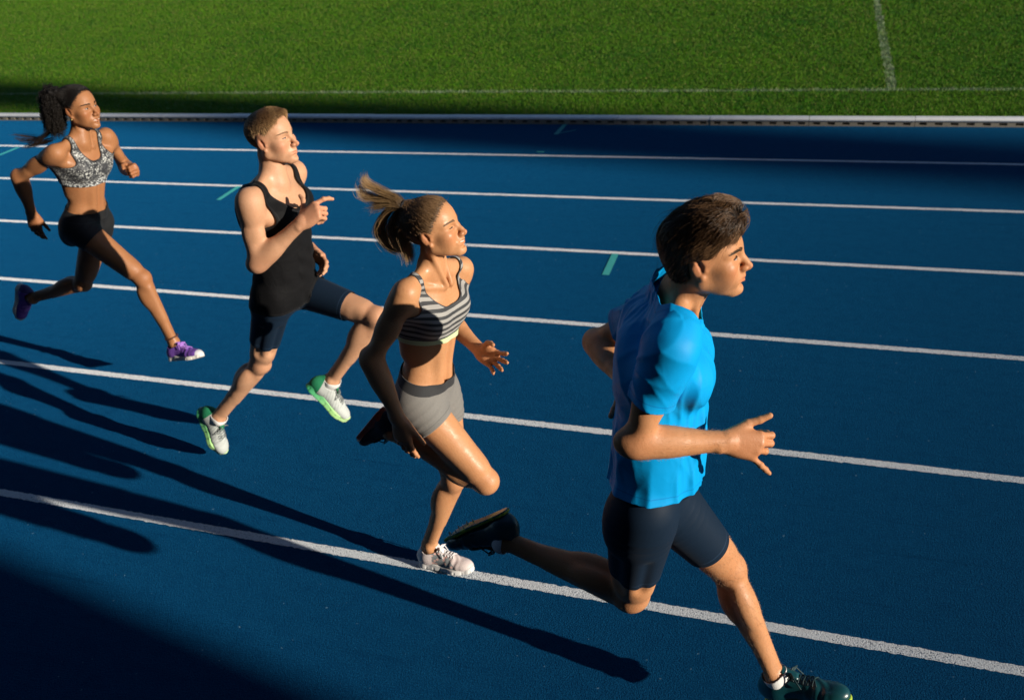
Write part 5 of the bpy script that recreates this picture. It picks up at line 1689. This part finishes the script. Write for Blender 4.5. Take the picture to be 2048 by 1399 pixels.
# ================================================================= runner 2: man in the black vest
def runner_vest():
    J, B = R2, B2; T = Torso(J, .010)
    skin = skin_material("skin_fair", (0.58, 0.335, 0.205), .42, .18, (0.92, 0.55, 0.5))
    P = build_body("vest", J, B, T, skin, HAND[2], "fair man with cropped hair in a black running vest pointing a finger forward", .005, .003)
    s = B['s']
    gr = [(lp[:4], J[('r' if sd < 0 else 'l') + 'hip'], .2, .08, .02) for ap, hd, lp, sd in J['limbs']]
    tp = [q for q in J['torso_prims'] if q[3] > 0]
    tp.append(el(T.P(.02, .004, 0), T.axes(0), np.array([.088, .142, .12]) * s, .06))
    tp.append(el(T.P(.30, .004, 0), T.axes(.3), np.array([.082, .124, .17]) * s, .08))
    F = garment_field(tp, gr, .0052)
    F = clip_field(F, np.array([-2.7, 2.7, .85]), np.array([-1.85, 3.55, 1.68]))
    def folds(Pq):
        c_ = T.coords(Pq); ang = np.arctan2(c_[:, 1], c_[:, 0])
        low = np.clip((.30 - c_[:, 2]) / .35, 0, 1)
        w1 = .003 * low * np.sin(ang * 8 + 2 * np.sin(c_[:, 2] * 14 + ang))
        w2 = .004 * np.sin(c_[:, 2] * 75 + ang * 5 + c_[:, 1] * 20) * np.exp(-((c_[:, 2] - .18) / .10) ** 2) * (np.sin(ang * 2 + 1) > 0)
        return -w1 - w2
    add_noise(F, folds)
    base = vest_region(T, -.035, .86, .99, .122, .166, .75)
    def reg(V):
        r_ = base(V)
        for i, k in ((0, 'r'), (1, 'l')):
            a, b_ = J[k + 'hip'], J[k + 'kne']; L_ = np.linalg.norm(b_ - a)
            r_ = np.where(eval_points(gr[i][0], V) < eval_points(tp, V) - .004, np.maximum(r_, (V - a) @ ((b_ - a) / L_) - .115), r_)
        return r_
    V, Q = sheet(F, .007, reg)
    blk = cloth_material("vest_black", (0.006, 0.006, 0.007), .72, .25, 1000, .25, .12, seam=(("rim", .010),))
    garment('vest', P, V, Q, blk, {"rim": -reg(V)})
    navy = cloth_material("tights_navy", (0.008, 0.018, 0.036), .55, .1, 1000, .2, seam=(("hem", .018),))
    shorts(P, J, B, T, .66, .12, .0045, navy, 0, .0012)
    # shoes
    def grey():
        mt, nt, b = new_mat("shoe_grey_knit")
        x = sepxyz(nt, attr(nt, "loc")); tex = nt.nodes.new("ShaderNodeTexCoord").outputs["Object"]
        c = mixc(nt, noise(nt, tex, 260, 2, .7), (0.52, 0.55, 0.53), (0.36, 0.39, 0.38))
        lines = mth(nt, 'LESS_THAN', mth(nt, 'FRACT', mth(nt, 'ADD', mth(nt, 'MULTIPLY', x[0], 62), mth(nt, 'MULTIPLY', x[2], 40))), .16)
        mid = mth(nt, 'MULTIPLY', mth(nt, 'GREATER_THAN', x[0], .08), mth(nt, 'LESS_THAN', x[0], .19))
        c = mixc(nt, mth(nt, 'MULTIPLY', mth(nt, 'MULTIPLY', lines, mid), .55), c, (0.16, 0.18, 0.18))
        heel = mth(nt, 'LESS_THAN', mth(nt, 'ADD', x[0], mth(nt, 'MULTIPLY', x[2], .35)), .062)
        c = mixc(nt, heel, c, (0.010, 0.20, 0.085))
        nt.links.new(c, b.inputs["Base Color"]); b.inputs["Roughness"].default_value = .75
        bump(nt, b, noise(nt, tex, 500, 2), .5, .0015)
        m2, nt, b = new_mat("sole_green_fade")
        x = sepxyz(nt, attr(nt, "loc"))
        c = ramp(nt, mth(nt, 'MULTIPLY', x[0], 3.4), [(0.0, (0.02, 0.30, 0.12)), (.25, (0.12, 0.46, 0.20)), (.6, (0.33, 0.62, 0.22)), (1, (0.50, 0.70, 0.34))])
        nt.links.new(c, b.inputs["Base Color"]); b.inputs["Roughness"].default_value = .55
        return mt, m2
    up, so = grey()
    lc = plain("lace_grey", (0.20, 0.22, 0.22), .8)
    for sd in (-1, 1):
        shoe(P, J, sd, dict(upper=up, sole_mat=so, lace=lc, tongue=up, sole=.030, len=1.0), 1.03)
        sock(P, J, B, T, sd, .012, M_WHITE_SOCK)
    hl = hair_material('body_hair_sandy', (0.22, 0.13, 0.07), (0.40, 0.26, 0.14), .4, .5)
    body_hair(P, J, [(J['rkne'], J['rank'], .085), (J['lkne'], J['lank'], .085)], 2400, hl, .0075, .00012)
    hm = hair_material("hair_sandy", (0.20, 0.112, 0.054), (0.58, 0.36, 0.17), .4, .4)
    eye_parts(P, J, B, iris_material("iris_grey", (0.12, 0.15, 0.17)), M_BLACK_LASH, .50, hair_material("brow_sandy", (0.22, 0.12, 0.06), (0.28, 0.16, 0.08), .5), .9)
    # cropped hair
    hs, H, o = B['hs'], J['H'], J['hd']
    LP = lambda c: o + (np.asarray(c, float) @ H) * hs
    hp = [el(LP((-.012, 0, .038)), H, np.array((.1005, .0785, .0835)) * hs, .02),
          el(LP((.022, 0, .052)), H, np.array((.068, .062, .068)) * hs, .03),
          el(LP((.052, 0, .088)), H, np.array((.036, .046, .020)) * hs, .025)]
    F = Field(o - .15, o + .17, .003)
    for q in hp:
        F.add(q)
    hl_f = [-.14, -.085, -.055, -.036, -.030, .006, .012, .020, .030, .048, .064, .074, .086, .12]
    hl_u = [-.060, -.080, -.075, -.045, .028, .032, -.004, .000, .020, .040, .066, .084, .090, .092]
    reg2 = lambda V: (np.interp(((V - o) @ H.T)[:, 0] / hs, hl_f, hl_u) - ((V - o) @ H.T)[:, 2] / hs) * .6
    add_noise(F, lambda q: .007 * np.clip(1 + reg2(q) / .012, 0, 1.2))
    V, Q = sheet(F, 0.0, reg2)
    hair = mesh_obj("hair", V, Q, plain("hair_sandy_mass", (0.11, 0.064, 0.032), .7, .2), P)
    n0 = vnormals(V, Q); n = 16000; idx = rng.integers(0, len(V), n)
    l = ((V[idx] - o) @ H.T) / hs
    up_ = np.clip((l[:, 2] - .02) / .08, 0, 1)
    ln = (.004 + .012 * up_) * rng.uniform(.7, 1.25, n)
    swl = np.sin(l[:, 0] * 60 + l[:, 1] * 45) * .18 * up_
    d = n0[idx] * (.10 + .20 * up_)[:, None] + (np.stack([.55 * up_ - .30 * (1 - up_), swl - .15 * up_, -.75 * (1 - up_)], 1) @ H) + rng.normal(0, .07, (n, 3))
    d /= np.linalg.norm(d, axis=1, keepdims=True)
    path = [V[idx] - n0[idx] * .001]
    for j in range(4):
        d = d + (np.stack([.10 + 0 * up_, 0 * up_, -.12 + 0 * up_], 1) @ H); d /= np.linalg.norm(d, axis=1, keepdims=True)
        path.append(path[-1] + d * (ln / 4)[:, None])
    path = np.stack(path, 1)
    hair_curves("hair_strand", path, np.repeat(np.linspace(.00055, .00018, 5)[None], n, 0), hm, hair)
    return P

# ================================================================= runner 1: woman with black curls
def runner_curls():
    J, B = R1, B1; T = Torso(J, .006)
    skin = skin_material("skin_brown", (0.36, 0.168, 0.075), .38, .22, (0.85, 0.6, 0.55))
    P = build_body("curls", J, B, T, skin, HAND[1], "dark-skinned woman with a curly black ponytail in a snakeskin-print sports bra", .0058, .0036)
    s = B['s']
    F = garment_field([p for p in J['torso_prims'] if p[3] > 0], [], .0048)
    reg = vest_region(T, .585 * T.len, .87, .86, .082, .112, .82)
    V, Q = sheet(F, .0045, reg)
    mt, nt, b = new_mat("bra_snake_print")
    rim = attr(nt, "rim", "Fac"); low = attr(nt, "low", "Fac"); lc = attr(nt, "loc")
    vo = nt.nodes.new("ShaderNodeTexVoronoi"); vo.inputs["Scale"].default_value = 105; nt.links.new(lc, vo.inputs["Vector"])
    cell = mth(nt, 'LESS_THAN', vo.outputs["Distance"], .50)
    hue = sepxyz(nt, vo.outputs["Color"])
    big = noise(nt, lc, 17, 3, .6)
    pale = mixc(nt, hue[0], (0.11, 0.11, 0.105), (0.50, 0.51, 0.49))
    pale = mixc(nt, ramp(nt, big, [(.42, (1, 1, 1)), (.56, (0, 0, 0))]), pale, (0.055, 0.058, 0.065))
    c = mixc(nt, cell, (0.025, 0.027, 0.032), pale)
    lowband = mth(nt, 'LESS_THAN', low, .034)
    c2 = mixc(nt, cell, (0.05, 0.05, 0.055), mixc(nt, hue[1], (0.30, 0.32, 0.32), (0.60, 0.61, 0.60)))
    c = mixc(nt, lowband, c, c2)
    c = mixc(nt, mth(nt, 'LESS_THAN', rim, .0075), c, (0.012, 0.012, 0.014))
    c = mixc(nt, lowband, c, c2)
    nt.links.new(c, b.inputs["Base Color"]); b.inputs["Roughness"].default_value = .6; b.inputs["Sheen Weight"].default_value = .1
    tc = T.coords(V)
    garment('sports_bra', P, V, Q, mt, {"loc": tc, "rim": -reg(V), "low": tc[:, 2] - .585 * T.len})
    m2, nt, b = new_mat("shorts_black")
    rimm = attr(nt, "rim", "Fac")
    line = mth(nt, 'LESS_THAN', mth(nt, 'ABSOLUTE', mth(nt, 'SUBTRACT', rimm, .045)), .0012)
    nt.links.new(mixc(nt, line, (0.006, 0.0065, 0.0075), (0.02, 0.021, 0.024)), b.inputs["Base Color"])
    b.inputs["Roughness"].default_value = .65; b.inputs["Sheen Weight"].default_value = .02
    shorts(P, J, B, T, .26, .118, .004, m2, .06, .002)
    # purple shoes
    mt, nt, b = new_mat("shoe_purple")
    x = sepxyz(nt, attr(nt, "loc")); tex = nt.nodes.new("ShaderNodeTexCoord").outputs["Object"]
    c = mixc(nt, noise(nt, tex, 120, 2), (0.20, 0.085, 0.42), (0.14, 0.055, 0.33))
    c = mixc(nt, mth(nt, 'GREATER_THAN', x[0], .255), c, (0.55, 0.55, 0.58))
    c = mixc(nt, mth(nt, 'LESS_THAN', x[0], .03), c, (0.07, 0.045, 0.17))
    nt.links.new(c, b.inputs["Base Color"]); b.inputs["Roughness"].default_value = .6
    bump(nt, b, noise(nt, tex, 500, 2), .4, .0015)
    white = plain("sole_cream", (0.70, 0.67, 0.62), .6); lace = plain("lace_violet", (0.42, 0.20, 0.66), .7)
    for sd in (-1, 1):
        shoe(P, J, sd, dict(upper=mt, sole_mat=white, lace=lace, tongue=lace, len=.95), 1.0)
    # beaded anklet on the leading ankle
    A, K = J['rank'], J['rkne']; d = nrm(K - A); u = nrm(np.cross(d, (0, 1, 0))); v = np.cross(d, u)
    V, Q = tube([[A + d * (.036 + .002 * math.sin(3 * a)) + (u * math.cos(a) + v * math.sin(a)) * .037 for a in np.linspace(0, 2 * math.pi, 25)]], .0035, 6)
    mesh_obj("anklet", V, Q, plain("anklet_cord", (0.10, 0.035, 0.02), .6), P)
    # ear ring
    e0 = J['hd'] + (J['H'][0] * .0 + J['H'][1] * -.081 + J['H'][2] * -.040) * B['hs']
    V, Q = tube([[e0, e0 + np.array([.001, -.002, -.004])]], .0028, 6)
    mesh_obj("earring", V, Q, plain("earring_gold", (0.7, 0.5, 0.2), .3), P)
    hm = hair_material("hair_black", (0.006, 0.005, 0.005), (0.012, 0.009, 0.007), .5, .2)
    eye_parts(P, J, B, iris_material("iris_dark", (0.03, 0.018, 0.01)), M_BLACK_LASH, .8, hm, .75)
    PONY1 = [(-3.733, 3.645, 1.778), (-3.782, 3.645, 1.783), (-3.8, 3.645, 1.729), (-3.814, 3.645, 1.672), (-3.825, 3.645, 1.622), (-3.846, 3.645, 1.591)]
    tie = np.array(PONY1[0])
    slick_hair(P, J, B, hm, plain("hair_black_mass", (0.006, 0.005, 0.005), .7, .15), tie, 3500, .005)
    # a curly cloud round the ponytail's spine
    sp = catmull(PONY1, 60)
    n, k = 3400, 22
    c0 = rng.random(n) ** .9 * .62
    rad = .070 * np.clip(.35 + 3.2 * np.minimum(c0, .35), 0, 1) * (1 - .35 * c0)
    ti = np.linspace(0, 1, k)
    idx = np.clip((c0[:, None] + (.12 + .28 * rng.random((n, 1))) * ti[None]) * 59, 0, 59).astype(int)
    off = rng.normal(0, 1, (n, 3)); off /= np.linalg.norm(off, axis=1, keepdims=True); off *= (rng.random((n, 1)) ** .4)
    path = sp[idx] + off[:, None] * rad[:, None, None] * np.clip(ti * 2.2 + .3, 0, 1)[None, :, None]
    wv = rng.uniform(16, 30, (n, 1)) * ti[None] + rng.uniform(0, 6.3, (n, 1))
    rr = rng.uniform(.004, .010, (n, 1, 1))
    A_ = rng.normal(size=(n, 1, 3)); A_ /= np.linalg.norm(A_, axis=2, keepdims=True); C_ = np.cross(A_, rng.normal(size=(n, 1, 3))); C_ /= np.linalg.norm(C_, axis=2, keepdims=True)
    path = path + rr * (A_ * np.cos(wv)[:, :, None] + C_ * np.sin(wv)[:, :, None])
    pt = hair_curves("ponytail", path, np.repeat(np.linspace(.0010, .0006, k)[None], n, 0), hm, P)
    mp = [rc(sp[i], sp[i + 10], .042 - .0004 * i, .042 - .0004 * (i + 10), .02) for i in range(8, 46, 10)]
    lo, hi = bounds(mp, .03); F = Field(lo, hi, .005)
    for q in mp:
        F.add(q)
    add_noise(F, lambda q: .010 * np.sin(q[:, 0] * 120) * np.sin(q[:, 1] * 110 + 1) * np.sin(q[:, 2] * 100))
    V, Q = F.nets(); mesh_obj("ponytail_core", V, Q, bpy.data.materials["hair_black_mass"], pt)
    WISP1 = [[(-3.832, 3.62, 1.612), (-3.883, 3.62, 1.578), (-3.941, 3.62, 1.557), (-3.986, 3.62, 1.564), (-4.058, 3.62, 1.572), (-4.134, 3.62, 1.574)], [(-3.847, 3.62, 1.598), (-3.95, 3.62, 1.547), (-4.038, 3.62, 1.545), (-4.115, 3.62, 1.555)], [(-3.865, 3.62, 1.548), (-3.97, 3.62, 1.526), (-4.03, 3.62, 1.516), (-4.068, 3.62, 1.503)]]
    pony(P, WISP1, [1, 1, 1], [.006, .006, .008], 130, hair_material("hair_tip_brown", (0.02, 0.012, 0.008), (0.14, 0.075, 0.035), .4), .010, name='loose_hair', radius=.0009)
    return P

runner_front(); print("r4", round(time.time() - T0, 1))
runner_striped(); print("r3", round(time.time() - T0, 1))
runner_vest(); print("r2", round(time.time() - T0, 1))
runner_curls(); print("r1", round(time.time() - T0, 1))
# ------------------------------------------------------------------ what stands unseen beyond the picture towards the sun and shades the track
def along_sun(d, lat):
    a = SUN_AZ
    return np.array([math.cos(a) * d - math.sin(a) * lat, math.sin(a) * d + math.cos(a) * lat, 0.0])

def leaf_material(name, c0, c1):
    mt, nt, b = new_mat(name)
    c = mixc(nt, noise(nt, geo_pos(nt), 1.3, 3), c0, c1)
    nt.links.new(c, b.inputs["Base Color"]); b.inputs["Roughness"].default_value = 0.6
    return mt

def poplar(base, height, radius):
    mt, nt, b = new_mat("bark")
    nt.links.new(mixc(nt, noise(nt, geo_pos(nt), 7, 4), (0.12, 0.09, 0.06), (0.22, 0.18, 0.13)), b.inputs["Base Color"])
    V, F = tube([[base + np.array([0, 0, z]) for z in np.linspace(-0.1, height * 0.96, 9)]], np.linspace(0.26, 0.03, 9), 10)
    t = mesh_obj("poplar_tree", V, F, mt, None, origin=base)
    t['label'] = 'tall slim poplar tree standing beyond the outer edge of the track'; t['category'] = 'tree'
    n = 26000
    z = 0.6 + rng.random(n) ** 0.8 * (height - 0.6)
    prof_ = radius * np.minimum(1, (z / 1.6) ** 0.6) * np.minimum(1, ((height - z) / 3.0 + 0.04) ** 0.6)
    r = prof_ * np.sqrt(rng.random(n)) * (0.85 + 0.16 * np.sin(z * 2.3) + 0.35 * rng.random(n))
    a = rng.random(n) * 2 * math.pi
    C_ = base + np.stack([np.cos(a) * r, np.sin(a) * r, z], 1)
    U = rng.normal(size=(n, 3)); U /= np.linalg.norm(U, axis=1, keepdims=True)
    W_ = np.cross(U, rng.normal(size=(n, 3))); W_ /= np.linalg.norm(W_, axis=1, keepdims=True)
    s = rng.uniform(0.10, 0.19, n)[:, None]
    LV = np.stack([C_ - U * s, C_ + W_ * s * 0.6, C_ + U * s, C_ - W_ * s * 0.6], 1).reshape(-1, 3)
    mesh_obj("crown", LV, np.arange(4 * n).reshape(-1, 4), leaf_material("poplar_leaf", (0.045, 0.085, 0.02), (0.08, 0.12, 0.03)), t, smooth=False)

poplar(along_sun(92.0, 8.50), 36.0, 0.72)

def stand(x1, y0, x0, depth, h):
    """Unseen covered stand, added behind the photographer for its shade: it keeps the sky off the near side of
    everything and its far end throws the dark corner of the picture."""
    root = bpy.data.objects.new("shade_stand", None); link(root); root.location = (x1, y0, 0)
    _ORI[root.name] = (0, 0, 0)
    root['label'] = 'unseen covered stand with stepped benches, added to block the sky'; root['category'] = 'grandstand'
    mt, nt, b = new_mat("stand_concrete")
    nt.links.new(mixc(nt, noise(nt, geo_pos(nt), 3, 5), (0.16, 0.155, 0.15), (0.10, 0.10, 0.10)), b.inputs["Base Color"])
    m2, nt, b2 = new_mat("stand_roof"); b2.inputs["Base Color"].default_value = (0.06, 0.065, 0.07, 1)
    m3, nt, b3 = new_mat("stand_bench"); b3.inputs["Base Color"].default_value = (0.03, 0.05, 0.10, 1)
    W_ = x1 - x0; n = 9; st = depth / n
    V, F = boxes([(-W_, 0, -(i + 1) * st, -i * st - .001, 0, .9 + i * .48) for i in range(n)])
    mesh_obj("stepped_terrace", V, F, mt, root, smooth=False, origin=(0, 0, 0))
    for i in range(n):
        V, F = boxes([(-W_ + .3, -.3, -i * st - .62, -i * st - .25, .9 + i * .48 + .36, .9 + i * .48 + .42)])
        mesh_obj("bench", V, F, m3, root, smooth=False, origin=(0, 0, 0))
    V, F = boxes([(-W_, 0, -depth - .25, -depth - .002, 0, h)]); mesh_obj("back_wall", V, F, mt, root, smooth=False, origin=(0, 0, 0))
    V, F = boxes([(0.002, .25, -depth - .25, 0, 0, h - .002)]); mesh_obj("end_wall", V, F, mt, root, smooth=False, origin=(0, 0, 0))
    V, F = boxes([(-W_ - .2, .25, -depth - .3, 0, h, h + .35)]); mesh_obj("roof", V, F, m2, root, smooth=False, origin=(0, 0, 0))
    k = 0
    while k * 8.0 < W_:
        V, F = boxes([(-k * 8.0 - .35, -k * 8.0 - .1, -.9, -.65, .901, h - .002)]); mesh_obj("pillar", V, F, m2, root, smooth=False, origin=(0, 0, 0)); k += 1
stand(19.95, -1.97, -36.0, 10.0, 7.8)

print("triangles", sum(sum(len(p.vertices) - 2 for p in o.data.polygons) if len(o.data.polygons) < 5000 else len(o.data.loops) - 2 * len(o.data.polygons) for o in scene.objects if o.type == 'MESH'))
print("objects", len(scene.objects), "script", round(time.time() - T0, 1))
